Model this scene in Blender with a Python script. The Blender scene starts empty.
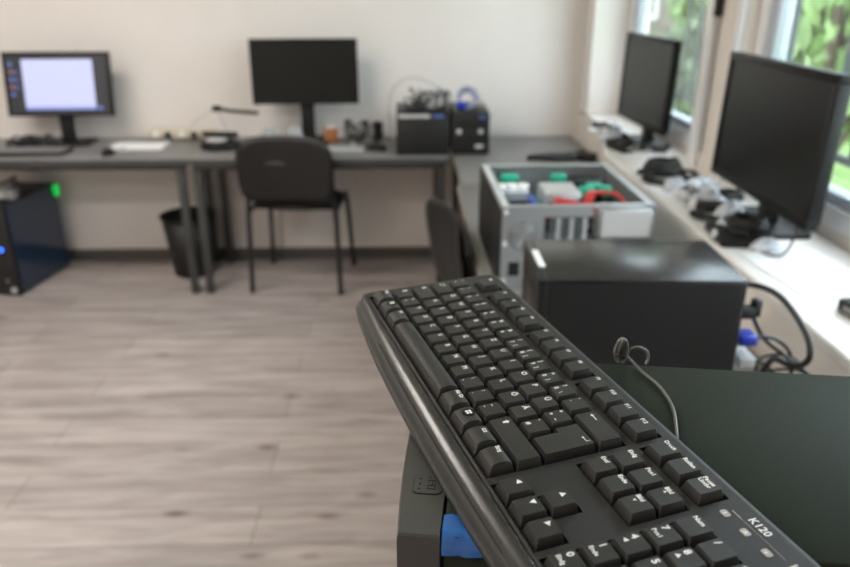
import bpy, bmesh, math, random
from mathutils import Vector, Matrix, Euler
random.seed(7)
S = bpy.context.scene
C = S.collection
R = math.radians
PI = math.pi

# ------------------------------------------------------------------ materials
MATS = {}
def mat(name, col, rough=.5, metal=0., spec=.5, emis=None, es=0., noise=0., nscale=40., bump=0., bscale=200., coat=0.):
    if name in MATS: return MATS[name]
    m = bpy.data.materials.new(name); m.use_nodes = True
    nt = m.node_tree; b = nt.nodes['Principled BSDF']
    b.inputs['Base Color'].default_value = (*col, 1)
    b.inputs['Roughness'].default_value = rough
    b.inputs['Metallic'].default_value = metal
    b.inputs['Specular IOR Level'].default_value = spec
    b.inputs['Coat Weight'].default_value = coat
    if emis:
        b.inputs['Emission Color'].default_value = (*emis, 1); b.inputs['Emission Strength'].default_value = es
    tc = nt.nodes.new('ShaderNodeTexCoord')
    if noise:
        n = nt.nodes.new('ShaderNodeTexNoise'); n.inputs['Scale'].default_value = nscale; n.inputs['Detail'].default_value = 4
        nt.links.new(tc.outputs['Object'], n.inputs['Vector'])
        r = nt.nodes.new('ShaderNodeMix'); r.data_type = 'RGBA'
        r.inputs[6].default_value = (*[c*(1-noise) for c in col], 1); r.inputs[7].default_value = (*[min(1, c*(1+noise)) for c in col], 1)
        nt.links.new(n.outputs['Fac'], r.inputs[0]); nt.links.new(r.outputs[2], b.inputs['Base Color'])
    if bump:
        n = nt.nodes.new('ShaderNodeTexNoise'); n.inputs['Scale'].default_value = bscale; n.inputs['Detail'].default_value = 2
        nt.links.new(tc.outputs['Object'], n.inputs['Vector'])
        bp = nt.nodes.new('ShaderNodeBump'); bp.inputs['Strength'].default_value = bump; bp.inputs['Distance'].default_value = .001
        nt.links.new(n.outputs['Fac'], bp.inputs['Height']); nt.links.new(bp.outputs['Normal'], b.inputs['Normal'])
    MATS[name] = m; return m

def glass_mat():
    m = bpy.data.materials.new('window_glass'); m.use_nodes = True; nt = m.node_tree; nt.nodes.clear()
    o = nt.nodes.new('ShaderNodeOutputMaterial'); mx = nt.nodes.new('ShaderNodeMixShader')
    t = nt.nodes.new('ShaderNodeBsdfTransparent'); g = nt.nodes.new('ShaderNodeBsdfGlossy'); g.inputs['Roughness'].default_value = .01
    t.inputs['Color'].default_value = (.95, .98, .97, 1)
    lw = nt.nodes.new('ShaderNodeLayerWeight'); lw.inputs['Blend'].default_value = .5
    pwr = nt.nodes.new('ShaderNodeMath'); pwr.operation = 'POWER'; pwr.inputs[1].default_value = 4
    f = nt.nodes.new('ShaderNodeMath'); f.operation = 'MULTIPLY_ADD'; f.inputs[1].default_value = .75; f.inputs[2].default_value = .03
    nt.links.new(lw.outputs['Facing'], pwr.inputs[0]); nt.links.new(pwr.outputs[0], f.inputs[0])
    nt.links.new(f.outputs[0], mx.inputs[0]); nt.links.new(t.outputs[0], mx.inputs[1]); nt.links.new(g.outputs[0], mx.inputs[2]); nt.links.new(mx.outputs[0], o.inputs[0])
    return m

def floor_mat():
    m = bpy.data.materials.new('grey_oak_laminate'); m.use_nodes = True; nt = m.node_tree; b = nt.nodes['Principled BSDF']
    tc = nt.nodes.new('ShaderNodeTexCoord')
    br = nt.nodes.new('ShaderNodeTexBrick'); br.offset = .37; br.squash = 1
    br.inputs['Scale'].default_value = 1; br.inputs['Brick Width'].default_value = 1.25; br.inputs['Row Height'].default_value = .17
    br.inputs['Mortar Size'].default_value = .0018; br.inputs['Mortar Smooth'].default_value = .3; br.inputs['Bias'].default_value = 0
    br.inputs['Color1'].default_value = (.44, .39, .375, 1); br.inputs['Color2'].default_value = (.37, .328, .315, 1); br.inputs['Mortar'].default_value = (.20, .17, .155, 1)
    nt.links.new(tc.outputs['Object'], br.inputs['Vector'])
    mp = nt.nodes.new('ShaderNodeMapping'); mp.inputs['Scale'].default_value = (1.6, 14, 1); nt.links.new(tc.outputs['Object'], mp.inputs['Vector'])
    n = nt.nodes.new('ShaderNodeTexNoise'); n.inputs['Scale'].default_value = 1.5; n.inputs['Detail'].default_value = 8; n.inputs['Roughness'].default_value = .62; n.inputs['Distortion'].default_value = .6
    nt.links.new(mp.outputs[0], n.inputs['Vector'])
    cr = nt.nodes.new('ShaderNodeValToRGB'); e = cr.color_ramp.elements
    e[0].position = .30; e[0].color = (.68, .665, .655, 1); e[1].position = .68; e[1].color = (1.2, 1.2, 1.2, 1)
    nt.links.new(n.outputs['Fac'], cr.inputs[0])
    mu = nt.nodes.new('ShaderNodeMix'); mu.data_type = 'RGBA'; mu.blend_type = 'MULTIPLY'; mu.inputs[0].default_value = 1
    nt.links.new(br.outputs['Color'], mu.inputs[6]); nt.links.new(cr.outputs[0], mu.inputs[7])
    # small dark knots
    mp2 = nt.nodes.new('ShaderNodeMapping'); mp2.inputs['Scale'].default_value = (2.6, 6.5, 1); nt.links.new(tc.outputs['Object'], mp2.inputs['Vector'])
    v = nt.nodes.new('ShaderNodeTexVoronoi'); v.inputs['Scale'].default_value = 1.05; nt.links.new(mp2.outputs[0], v.inputs['Vector'])
    cr2 = nt.nodes.new('ShaderNodeValToRGB'); e = cr2.color_ramp.elements
    e[0].position = .035; e[0].color = (.42, .38, .36, 1); e[1].position = .14; e[1].color = (1, 1, 1, 1)
    nt.links.new(v.outputs['Distance'], cr2.inputs[0])
    mu2 = nt.nodes.new('ShaderNodeMix'); mu2.data_type = 'RGBA'; mu2.blend_type = 'MULTIPLY'; mu2.inputs[0].default_value = 1
    nt.links.new(mu.outputs[2], mu2.inputs[6]); nt.links.new(cr2.outputs[0], mu2.inputs[7])
    nt.links.new(mu2.outputs[2], b.inputs['Base Color'])
    b.inputs['Roughness'].default_value = .55; b.inputs['Specular IOR Level'].default_value = .35
    return m

def leaf_mat(name, c1, c2):
    m = bpy.data.materials.new(name); m.use_nodes = True; nt = m.node_tree; b = nt.nodes['Principled BSDF']
    tc = nt.nodes.new('ShaderNodeTexCoord'); n = nt.nodes.new('ShaderNodeTexNoise'); n.inputs['Scale'].default_value = 3.5; n.inputs['Detail'].default_value = 3
    nt.links.new(tc.outputs['Object'], n.inputs['Vector'])
    cr = nt.nodes.new('ShaderNodeValToRGB'); e = cr.color_ramp.elements; e[0].position = .35; e[0].color = (*c1, 1); e[1].position = .65; e[1].color = (*c2, 1)
    nt.links.new(n.outputs['Fac'], cr.inputs[0]); nt.links.new(cr.outputs[0], b.inputs['Base Color']); b.inputs['Roughness'].default_value = .5
    return m

M_wall = mat('white_wall_paint', (.78, .735, .70), .85, noise=.03, nscale=6, bump=.25, bscale=120)
M_wall2 = mat('cream_wall_paint', (.80, .74, .68), .85, noise=.05, nscale=5, bump=.3, bscale=100)
M_ceil = mat('ceiling_white', (.85, .84, .82), .9)
M_floor = floor_mat()
M_base = mat('dark_brown_baseboard', (.10, .085, .075), .5)
M_sill = mat('pale_stone_sill', (.80, .77, .74), .28, noise=.05, nscale=14)
M_wframe = mat('white_window_plastic', (.84, .84, .86), .3)
M_sash = mat('shade_tinted_sash', (.52, .57, .64), .35)  # shade on the sash is put into the colour as a blue-grey tint
M_glass = glass_mat()
M_black = mat('black_satin_plastic', (.009, .009, .009), .42, spec=.28)
M_blackm = mat('black_matt_plastic', (.008, .008, .008), .55)
M_dark = mat('near_black', (.006, .006, .006), .7)
M_kbody = mat('keyboard_case_plastic', (.024, .0235, .023), .42, spec=.35, bump=.3, bscale=2600)
M_key = mat('keycap_plastic', (.023, .0225, .022), .34, bump=.25, bscale=2400)
M_lip = mat('keyboard_lip_plastic', (.021, .0205, .020), .27, spec=.8)
M_legend = mat('white_key_print', (.85, .86, .85), .5)
M_legdim = mat('grey_key_print', (.42, .42, .41), .5)
M_well = mat('key_well_black', (.004, .004, .004), .8)
M_tower = mat('tower_powder_coat', (.020, .026, .018), .5, spec=.07, bump=.25, bscale=900)
M_bezel = mat('graphite_bezel', (.060, .060, .058), .38, bump=.2, bscale=1500)
M_film = mat('blue_protective_film', (.018, .12, .42), .16, noise=.55, nscale=90, coat=.6)
M_t2 = mat('black_tower_sheet', (.018, .018, .019), .24)
M_t2m = mat('black_tower_side', (.010, .010, .011), .55)
M_steel = mat('galvanised_steel', (.52, .54, .55), .38, .75, noise=.1, nscale=12)
M_steeld = mat('dark_steel', (.16, .17, .18), .4, .7)
M_silver = mat('light_metal_drive', (.66, .70, .72), .3, .6)
M_grey = mat('grey_plastic', (.22, .22, .22), .5)
M_lgrey = mat('light_grey_plastic', (.55, .55, .54), .5)
M_white = mat('white_plastic', (.82, .82, .82), .4)
M_green = mat('green_plastic_clip', (.02, .42, .27), .4)
M_pcb = mat('green_circuit_board', (.02, .20, .13), .5, noise=.4, nscale=60)
M_blue = mat('blue_plug_plastic', (.02, .05, .45), .35)
M_bluel = mat('blue_sticker', (.08, .14, .40), .5)
M_red = mat('red_cable_sleeve', (.62, .03, .03), .4)
M_orange = mat('orange_plastic', (.36, .14, .05), .5)
M_desk = mat('grey_desk_laminate', (.19, .185, .18), .42, noise=.1, nscale=30)
M_deskedge = mat('anthracite_desk_edge', (.055, .055, .054), .5)
M_metalleg = mat('anthracite_steel_leg', (.045, .047, .045), .42)
M_lightedge = mat('light_desk_edging', (.36, .33, .29), .5)
M_chair = mat('black_chair_shell', (.007, .007, .007), .5, noise=.2, nscale=80)
M_chairleg = mat('black_steel_tube', (.015, .015, .015), .4)
M_chair2 = mat('black_fabric_seat', (.012, .012, .012), .9)
M_screen = mat('dark_lcd_glass', (.010, .010, .009), .32, spec=.32)
M_paper = mat('white_paper', (.84, .85, .88), .7)
M_clear = mat('hazy_plastic_bag', (.36, .37, .38), .3, noise=.2, nscale=30)
M_cable = mat('black_cable_rubber', (.012, .012, .012), .45)
M_cableg = mat('grey_keyboard_cable', (.13, .13, .125), .28)
M_beige = mat('beige_socket_plastic', (.62, .55, .42), .5)
M_ltable = mat('blue_acrylic_panel', (.008, .028, .065), .15, coat=.5)
M_led_b = mat('blue_led', (.0, .05, .6), .4, emis=(.03, .15, 1), es=3.5)
M_led_g = mat('green_led', (.0, .3, .05), .4, emis=(.01, .9, .12), es=.5)
M_scr_dark = mat('lit_desktop', (.01, .01, .01), .3, emis=(.028, .032, .040), es=.6)
M_scr_win = mat('lit_window', (.3, .3, .3), .3, emis=(.44, .49, .90), es=.82)
M_scr_bar = mat('lit_title_bar', (.1, .1, .1), .3, emis=(.25, .33, .85), es=.8)
M_scr_blue = mat('lit_icon_blue', (.1, .1, .1), .3, emis=(.06, .16, .6), es=.8)
M_scr_red = mat('lit_icon_red', (.1, .1, .1), .3, emis=(.4, .08, .14), es=.7)
M_lamp = mat('lamp_diffuser', (.9, .9, .9), .5, emis=(1, .95, .88), es=4.0)
M_rail = mat('railing_iron', (.03, .035, .045), .45)
M_grass = mat('lawn_ground', (.17, .27, .08), .9, noise=.35, nscale=.8)
M_house = mat('neighbour_wall', (.20, .165, .15), .9, noise=.1, nscale=2)
M_roof = mat('neighbour_roof', (.20, .10, .08), .8)
M_bark = mat('bark', (.10, .075, .055), .9)
M_leafA = leaf_mat('leaf_bright', (.10, .18, .045), (.28, .40, .15))
M_leafB = leaf_mat('leaf_mid', (.04, .085, .035), (.15, .22, .11))

# ------------------------------------------------------------------ mesh collector
class MB:
    def __init__(s): s.bm = bmesh.new(); s.mats = []
    def mi(s, m):
        if m not in s.mats: s.mats.append(m)
        return s.mats.index(m)
    def _post(s, nv, nf, m, smooth, X):
        vs = s.bm.verts[:] ; 
        i = s.mi(m)
        for f in nf: f.material_index = i; f.smooth = smooth
        if X is not None: bmesh.ops.transform(s.bm, matrix=X, verts=nv)
    def box(s, c, d, m, bev=0., rz=0., X=None, seg=2):
        """c centre, d full size"""
        r = bmesh.ops.create_cube(s.bm, size=1); nv = r['verts']
        bmesh.ops.scale(s.bm, vec=d, verts=nv)
        nf = list({f for v in nv for f in v.link_faces})
        if bev > 0:
            ed = list({e for v in nv for e in v.link_edges})
            rr = bmesh.ops.bevel(s.bm, geom=ed, offset=bev, segments=seg, profile=.5, affect='EDGES', clamp_overlap=True)
            nf = list({f for v in rr['verts'] for f in v.link_faces} | {f for f in nf if f.is_valid}); nv = list({v for f in nf for v in f.verts})
        T = Matrix.Translation(c) @ Matrix.Rotation(rz, 4, 'Z')
        bmesh.ops.transform(s.bm, matrix=T, verts=nv)
        s._post(nv, nf, m, bev > 0, X); return s
    def b2(s, a, b, m, bev=0., X=None):
        c = [(p+q)/2 for p, q in zip(a, b)]; d = [abs(q-p) for p, q in zip(a, b)]
        return s.box(c, d, m, bev, X=X)
    def cyl(s, c, r, h, m, axis='Z', n=24, r2=None, X=None, bev=0):
        rr = bmesh.ops.create_cone(s.bm, cap_ends=True, segments=n, radius1=r, radius2=r if r2 is None else r2, depth=h)
        nv = rr['verts']; nf = list({f for v in nv for f in v.link_faces})
        rot = {'Z': Matrix(), 'X': Matrix.Rotation(PI/2, 4, 'Y'), 'Y': Matrix.Rotation(-PI/2, 4, 'X')}[axis]
        bmesh.ops.transform(s.bm, matrix=Matrix.Translation(c) @ rot, verts=nv)
        s._post(nv, nf, m, True, X)
        for f in nf:
            if len(f.verts) > 4: f.smooth = False
        return s
    def tube(s, pts, r, m, n=8, sub=6, closed=False, X=None):
        P = [Vector(p) for p in pts]; Q = []
        if sub > 1 and len(P) > 2:
            k = len(P); rng = range(k if closed else k-1)
            for i in rng:
                p0 = P[(i-1) % k] if closed or i > 0 else P[0]; p1 = P[i]; p2 = P[(i+1) % k]; p3 = P[(i+2) % k] if closed or i+2 < k else P[-1]
                for j in range(sub):
                    t = j/sub
                    Q.append(.5*((2*p1)+(p2-p0)*t+(2*p0-5*p1+4*p2-p3)*t*t+(3*p1-p0-3*p2+p3)*t**3))
            if not closed: Q.append(P[-1])
        else: Q = P
        rings = []; N = len(Q); up = None
        for i, q in enumerate(Q):
            a = Q[(i-1) % N] if closed or i > 0 else Q[0]; b = Q[(i+1) % N] if closed or i < N-1 else Q[-1]
            t = (b-a).normalized() if (b-a).length > 1e-9 else Vector((0, 0, 1))
            if up is None: up = Vector((0, 0, 1)) if abs(t.z) < .9 else Vector((1, 0, 0))
            u = (up - t*up.dot(t)).normalized(); w = t.cross(u); up = u
            rings.append([s.bm.verts.new(q + r*(math.cos(2*PI*k/n)*u + math.sin(2*PI*k/n)*w)) for k in range(n)])
        nf = []
        for i in range(N if closed else N-1):
            A, B = rings[i], rings[(i+1) % N]
            for k in range(n): nf.append(s.bm.faces.new((A[k], A[(k+1) % n], B[(k+1) % n], B[k])))
        if not closed:
            nf.append(s.bm.faces.new(rings[0][::-1])); nf.append(s.bm.faces.new(rings[-1]))
        s._post([v for g in rings for v in g], nf, m, True, X); return s
    def loft(s, rings, m, cap=True, smooth=True, X=None):
        V = [[s.bm.verts.new(p) for p in g] for g in rings]; n = len(V[0]); nf = []
        for A, B in zip(V, V[1:]):
            for k in range(n): nf.append(s.bm.faces.new((A[k], A[(k+1) % n], B[(k+1) % n], B[k])))
        if cap:
            f1 = s.bm.faces.new(V[0][::-1]); f2 = s.bm.faces.new(V[-1]); nf += [f1, f2]
        s._post([v for g in V for v in g], nf, m, smooth, X)
        if cap: f1.smooth = f2.smooth = False
        return s
    def prism(s, poly, z0, z1, m, X=None):
        return s.loft([[(x, y, z0) for x, y in poly], [(x, y, z1) for x, y in poly]], m, smooth=False, X=X)
    def quads(s, polys, m):
        i = s.mi(m)
        for q in polys:
            f = s.bm.faces.new([s.bm.verts.new(p) for p in q]); f.material_index = i
        return s
    def build(s, name, parent=None, loc=(0, 0, 0), rot=(0, 0, 0), kind=None, label=None):
        bmesh.ops.recalc_face_normals(s.bm, faces=s.bm.faces[:])
        me = bpy.data.meshes.new(name); s.bm.to_mesh(me); s.bm.free()
        for m in s.mats: me.materials.append(m)
        o = bpy.data.objects.new(name, me); C.objects.link(o)
        o.location = loc; o.rotation_euler = rot
        if parent: o.parent = parent
        if kind: o['kind'] = kind
        if label: o['label'] = label
        return o

def tag(o, label, cat, group=None):
    o['label'] = label; o['category'] = cat
    if group: o['group'] = group
    return o
def thing(name, label, cat, loc=(0, 0, 0), rz=0., group=None):
    o = bpy.data.objects.new(name, None); C.objects.link(o); o.location = loc; o.rotation_euler = (0, 0, rz); o.empty_display_size = .1
    return tag(o, label, cat, group)
def struct(name, mb, **k): return mb.build(name, kind='structure', **k)
def rrect(w, h, r, n=5, cx=0, cy=0):
    P = []
    for sx, sy, a in ((1, 1, 0), (-1, 1, 90), (-1, -1, 180), (1, -1, 270)):
        for k in range(n+1):
            t = R(a+90*k/n); P.append((cx+sx*(w/2-r)+r*math.cos(t), cy+sy*(h/2-r)+r*math.sin(t)))
    return P

# text as flat mesh polygons
TEXT = {}
def text_polys(s, size):
    key = (s, size)
    if key in TEXT: return TEXT[key]
    cu = bpy.data.curves.new('t', 'FONT'); cu.body = s; cu.size = size; cu.resolution_u = 2; cu.align_x = 'LEFT'
    o = bpy.data.objects.new('t', cu); C.objects.link(o); bpy.context.view_layer.update()
    me = o.evaluated_get(bpy.context.evaluated_depsgraph_get()).to_mesh()
    vs = [tuple(v.co[:2]) for v in me.vertices]; ps = [[vs[i] for i in p.vertices] for p in me.polygons]
    o.evaluated_get(bpy.context.evaluated_depsgraph_get()).to_mesh_clear()
    bpy.data.objects.remove(o); bpy.data.curves.remove(cu)
    TEXT[key] = ps; return ps
def put_text(mb, s, size, x, y, z, m, bold=0.):
    for p in text_polys(s, size):
        offs = [(0, 0)] if not bold else [(0, 0), (bold, 0), (0, bold), (bold, bold)]
        for j, (dx, dy) in enumerate(offs): mb.quads([[(x+a+dx, y+b+dy, z+j*2e-5) for a, b in p]], m)

# ------------------------------------------------------------------ setting
WY = 4.12
struct('floor', MB().b2((-4.2, -3.2, -.1), (.95, WY+.2, 0), M_floor))
struct('ceiling', MB().b2((-4.2, -3.2, 2.7), (1.3, WY+.2, 2.8), M_ceil))
struct('wall_back', MB().b2((-4.2, WY, 0), (1.3, WY+.2, 2.7), M_wall))
struct('wall_left', MB().b2((-4.3, -3.2, 0), (-4.2, WY+.2, 2.7), M_wall))
struct('wall_front', MB().b2((-4.2, -3.3, 0), (1.3, -3.2, 2.7), M_wall))
# window wall: parapet, lintel, near solid part, pillar
pw = MB()
pw.prism([(.808, -3.2), (1.205, -3.2), (1.205, WY), (.955, WY), (.955, 3.60), (.808, 2.94)], 0, .845, M_wall2)
pw.b2((.955, 3.92, .87), (1.205, WY, 2.7), M_wall)
pw.b2((.955, -3.2, 2.3), (1.205, 3.92, 2.7), M_wall)
pw.b2((.955, -3.2, .87), (1.205, .30, 2.3), M_wall)
pw.b2((1.09, 2.47, .87), (1.205, 2.76, 2.3), M_wall2)
pw.b2((1.13, .30, .845), (1.205, 2.47, .90), M_wall)
pw.b2((1.13, 2.76, .845), (1.205, 3.92, .90), M_wall)
struct('wall_right', pw)
sl = MB(); sl.prism([(.80, -3.2), (1.13, -3.2), (1.13, 3.92), (.95, 3.92), (.95, 3.60), (.80, 2.93)], .842, .87, M_sill)
o = struct('trim_1', sl)
bv = o.modifiers.new('b', 'BEVEL'); bv.width = .006; bv.segments = 2
struct('baseboard_back', MB().b2((-4.2, WY-.018, 0), (.95, WY, .065), M_base))
struct('baseboard_left', MB().b2((-4.2, -3.2, 0), (-4.182, WY-.018, .065), M_base))
def window(name, y0, y1, z0, z1, handle_y):
    f = MB(); x0, x1 = 1.13, 1.20; t = .055
    for a, b in (((x0, y0, z0), (x1, y1, z0+t)), ((x0, y0, z1-t), (x1, y1, z1)), ((x0, y0, z0+t), (x1, y0+t, z1-t)), ((x0, y1-t, z0+t), (x1, y1, z1-t))):
        f.b2(a, b, M_wframe, .004)
    w = struct(name, f)
    s = MB(); t2 = .05; a0, a1, c0, c1 = y0+t, y1-t, z0+t, z1-t
    for a, b in (((x0+.012, a0, c0), (x1-.01, a1, c0+.03)), ((x0+.012, a0, c1-t2), (x1-.01, a1, c1)), ((x0+.012, a0, c0+.03), (x1-.01, a0+t2, c1-t2)), ((x0+.012, a1-t2, c0+.03), (x1-.01, a1, c1-t2))):
        s.b2(a, b, M_sash, .003)
    s.build('sash', w)
    MB().b2((1.168, a0+t2, c0+.03), (1.174, a1-t2, c1-t2), M_glass).build('pane', w)
    h = MB(); h.box((x0-.004, handle_y, 1.52), (.012, .03, .09), M_lgrey, .003); h.box((x0-.03, handle_y, 1.50), (.018, .022, .13), M_lgrey, .006); h.box((x0-.015, handle_y, 1.555), (.03, .018, .018), M_lgrey)
    h.build('handle', w)
window('window_1', 2.76, 3.92, .90, 2.3, 2.81)
window('window_2', .90, 2.47, .90, 2.3, .96)
window('window_3', .30, .90, .90, 2.3, .36)

struct('trim_2', MB().b2((1.068, 2.69, .87), (1.0895, 2.76, 2.3), M_wframe, .004))
struct('trim_3', MB().b2((1.074, 2.47, .87), (1.0895, 2.51, 2.3), M_wframe, .003))
t = thing('blind_strap', 'dark roller blind strap hanging on the pillar between the windows', 'strap', (1.08, 2.665, .93))
MB().b2((-.002, -.007, 0), (0, .007, 1.36), M_grey).build('strap', t)
MB().b2((-.018, -.014, .47), (.006, .014, .60), M_blackm, .005).build('winder', t)
# ceiling lamps
for i, (x, y, lb) in enumerate(((-1.75, 2.25, 'long white ceiling lamp nearest the back wall'), (-1.75, .2, 'long white ceiling lamp over the middle of the room'), (-3.1, -1.5, 'long white ceiling lamp in the front left part of the room'))):
    t = thing('ceiling_lamp', lb, 'lamp', (x, y, 2.7), 0, 'ceiling lamps')
    MB().b2((-.75, -.15, -.06), (.75, .15, 0), M_white, .004).build('housing', t)
    MB().b2((-.72, -.125, -.066), (.72, .125, -.0602), M_lamp).build('diffuser', t)
    l = bpy.data.lights.new('lamp_light', 'AREA'); l.shape = 'RECTANGLE'; l.size = 1.4; l.size_y = .24; l.energy = 34; l.color = (1, .93, .85)
    lo = bpy.data.objects.new('lamp_light', l); C.objects.link(lo); lo.location = (0, 0, -.075); lo.parent = t

# ------------------------------------------------------------------ outside
struct('ground', MB().b2((1.3, -8, -.3), (30, 40, -.2), M_grass))
def railing(y0, y1, nm, lb):
    t = thing(nm, lb, 'railing', (1.42, y0, .0))
    m = MB(); L = y1-y0
    m.b2((-.012, 0, .96), (.012, L, .985), M_rail); m.b2((-.012, 0, 1.9), (.012, L, 1.925), M_rail)
    m.build('rail', t)
    n = int(L/.13)
    for k in range(n+1): MB().b2((-.008, k*L/n-.008, .985), (.008, k*L/n+.008, 1.9), M_rail).build('bar', t)
    p = MB()
    for yy in (.02, L-.02): p.b2((-.125, yy-.012, .96), (.012, yy+.012, .985), M_rail)
    p.build('bracket', t)
railing(2.80, 3.86, 'window_grille', 'dark iron bars outside the window beside the farther monitor')
railing(.95, 2.42, 'window_grille', 'dark iron bars outside the window beside the nearer monitor')
def bush(x, y, z, rx, ry, rz, n, m, nm, lb, sz=.13, trunk=True):
    t = thing(nm, lb, nm.split('_')[0] if nm != 'garden_bush' else 'bush', (x, y, -.2), 0, 'garden plants outside the windows')
    f = MB(); Q = []
    for k in range(n):
        while True:
            v = Vector((random.uniform(-1, 1), random.uniform(-1, 1), random.uniform(-1, 1)))
            if .35 < v.length < 1: break
        p = Vector((v.x*rx, v.y*ry, z+.2+v.z*rz))
        e = Euler((random.uniform(0, 6), random.uniform(0, 6), random.uniform(0, 6))).to_matrix()
        s = sz*random.uniform(.6, 1.3)
        Q.append([p+e@Vector(q)*s for q in ((-1, 0, 0), (-.3, -.35, .08), (.6, -.25, .08), (1.1, 0, 0), (.6, .25, .08), (-.3, .35, .08))])
    f.quads(Q, m); f.build('foliage', t, kind='stuff')
    if trunk:
        g = MB(); g.tube([(0, 0, 0), (.05, .03, z*.5), (0, 0, z+.2)], .06, M_bark)
        for a in range(5): g.tube([(0, 0, z*.4), (rx*.4*math.cos(a*1.3), ry*.4*math.sin(a*1.3), z*.8), (rx*.7*math.cos(a*1.3), ry*.7*math.sin(a*1.3), z+.3)], .03, M_bark)
        g.build('trunk', t)
bush(4.0, 6.9, 2.0, .95, 1.1, 1.5, 2600, M_leafB, 'garden_bush', 'tall mid green shrub with pale leaves beyond the nearer window', .12)
bush(2.60, 4.55, 1.30, .42, .6, .65, 900, M_leafA, 'garden_bush', 'bright green leafy shrub close behind the nearer window', .10)
bush(5.9, 9.6, 2.4, 1.3, 1.3, 2.0, 2600, M_leafB, 'garden_bush', 'wide green shrub standing behind the bright leafy one', .15)
bush(5.1, 12.6, 2.2, .9, .8, 2.2, 2200, M_leafA, 'garden_bush', 'green tree beyond the farther window beside the brownish house', .15)
bush(9.6, 14.0, 2.8, 2.6, 2.0, 2.6, 3000, M_leafB, 'garden_bush', 'broad dark green tree at the far end of the garden', .2)
bush(2.9, 8.0, .55, .5, .5, .6, 700, M_leafB, 'garden_bush', 'low round green shrub on the lawn in front of the house', .10)
t = thing('house', 'brownish plastered house across the garden seen through the farther window', 'house', (3.0, 14.5, -.2))
MB().b2((-3.2, 0, 0), (2.45, 5, 5.5), M_house).build('wall', t)
MB().prism([(-3.5, -.4), (2.9, -.4), (2.9, 5.4), (-3.5, 5.4)], 5.5, 5.8, M_roof).build('roof', t)
for k in range(2): 
    w = MB().b2((-1.6+k*2.3, -.05, 1.1), (-.6+k*2.3, .02, 2.5), M_wframe).build('house_window', t)
    MB().b2((-1.5+k*2.3, -.07, 1.2), (-.7+k*2.3, -.052, 2.4), M_screen).build('house_pane', w)

# ------------------------------------------------------------------ desks
DZ = .72
def desk(x0, x1, y0, y1, label, edge=M_deskedge, rail_y=True, inset=.02):
    t = thing('office_desk', label, 'desk', (x0, y0, 0), 0, 'grey office desks')
    W, L = x1-x0, y1-y0
    tp = MB(); tp.b2((0, 0, DZ-.026), (W, L, DZ), M_desk, .002)
    tp.build('desktop', t)
    e = MB()
    e.b2((-.002, -.002, DZ-.028), (W+.002, 0, DZ-.002), edge); e.b2((-.002, 0, DZ-.028), (0, L, DZ-.002), edge)
    e.build('edge_band', t)
    lg = .036
    fr = MB(); z1 = DZ-.0262; z0 = z1-.034
    fr.b2((inset, inset+.01, z0), (W-inset, inset+.01+lg, z1), M_metalleg); fr.b2((inset, L-.02-lg, z0), (W-inset, L-.02, z1), M_metalleg)
    fr.b2((inset, inset+.01+lg, z0), (inset+lg, L-.02-lg, z1), M_metalleg); fr.b2((W-inset-lg, inset+.01+lg, z0), (W-inset, L-.02-lg, z1), M_metalleg)
    fr.build('frame', t)
    for px in (inset, W-inset-lg):
        for py in (inset+.01, L-.02-lg):
            MB().b2((px, py, .004), (px+lg, py+lg, z0), M_metalleg, .002).build('leg', t)
    return t
desk(-2.70, -1.075, 3.545, 4.09, 'grey desk against the back wall under the lit monitor')
desk(-1.07, .205, 3.545, 4.09, 'grey desk against the back wall behind the black chair')
desk(.235, .915, 3.05, 4.09, 'grey desk in the corner beside the stacked black computers', M_lightedge)
desk(.215, .79, 1.87, 3.03, 'grey desk under the opened metal computer case', M_lightedge)
desk(.215, .79, .79, 1.86, 'grey desk under the plain black computer near the window')
desk(-.03, .79, -.85, .775, 'grey desk carrying the computer with the keyboard on it')

# ------------------------------------------------------------------ near tower
TX = Matrix.Translation((-.006, .338, DZ)) @ Matrix.Rotation(R(-7.5), 4, 'Z')
t = thing('computer_tower', 'large dark grey computer tower carrying the keyboard on its top', 'computer', (-.0108, .3385, DZ), R(-7.5))
TH = 1.2078-DZ; TW = .222; TL = .50; BZ = .028
b = MB()
b.b2((BZ+.0012, 0, .01), (TL, TW, TH), M_tower, .0025)
b.b2((BZ-.004, .004, .014), (BZ+.003, TW-.004, TH-.004), M_dark)
b.build('case', t)
bz = MB()
# front bezel with softly curved front face
rings = []
for z, q in ((.0, .004), (.004, .001), (.02, 0), (TH-.006, 0), (TH-.0012, .0006), (TH+.0005, .0022)):
    g = []
    for k in range(9):
        y = -.001 + q*.6 + (TW+.002-1.2*q)*k/8; x = .012*((k-4)/4)**2*.5 + q*.5 - .003
        g.append((x, y, z))
    g += [(BZ-q*.1, TW+.001-q*.6, z), (BZ-q*.1, -.001+q*.6, z)]
    rings.append(g)
bz.loft(rings, M_bezel, smooth=False)
bzo = bz.build('front_bezel', t)
d = MB()
for k in range(3): d.b2((-.0045, .035, .36-.05*k), (-.002, .187, .40-.05*k), M_blackm, .002)
d.build('drive_bay_cover', t)
g = MB(); g.cyl((-.006, TW/2, .19), .011, .006, M_lgrey, 'X'); g.build('power_button', t)
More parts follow.
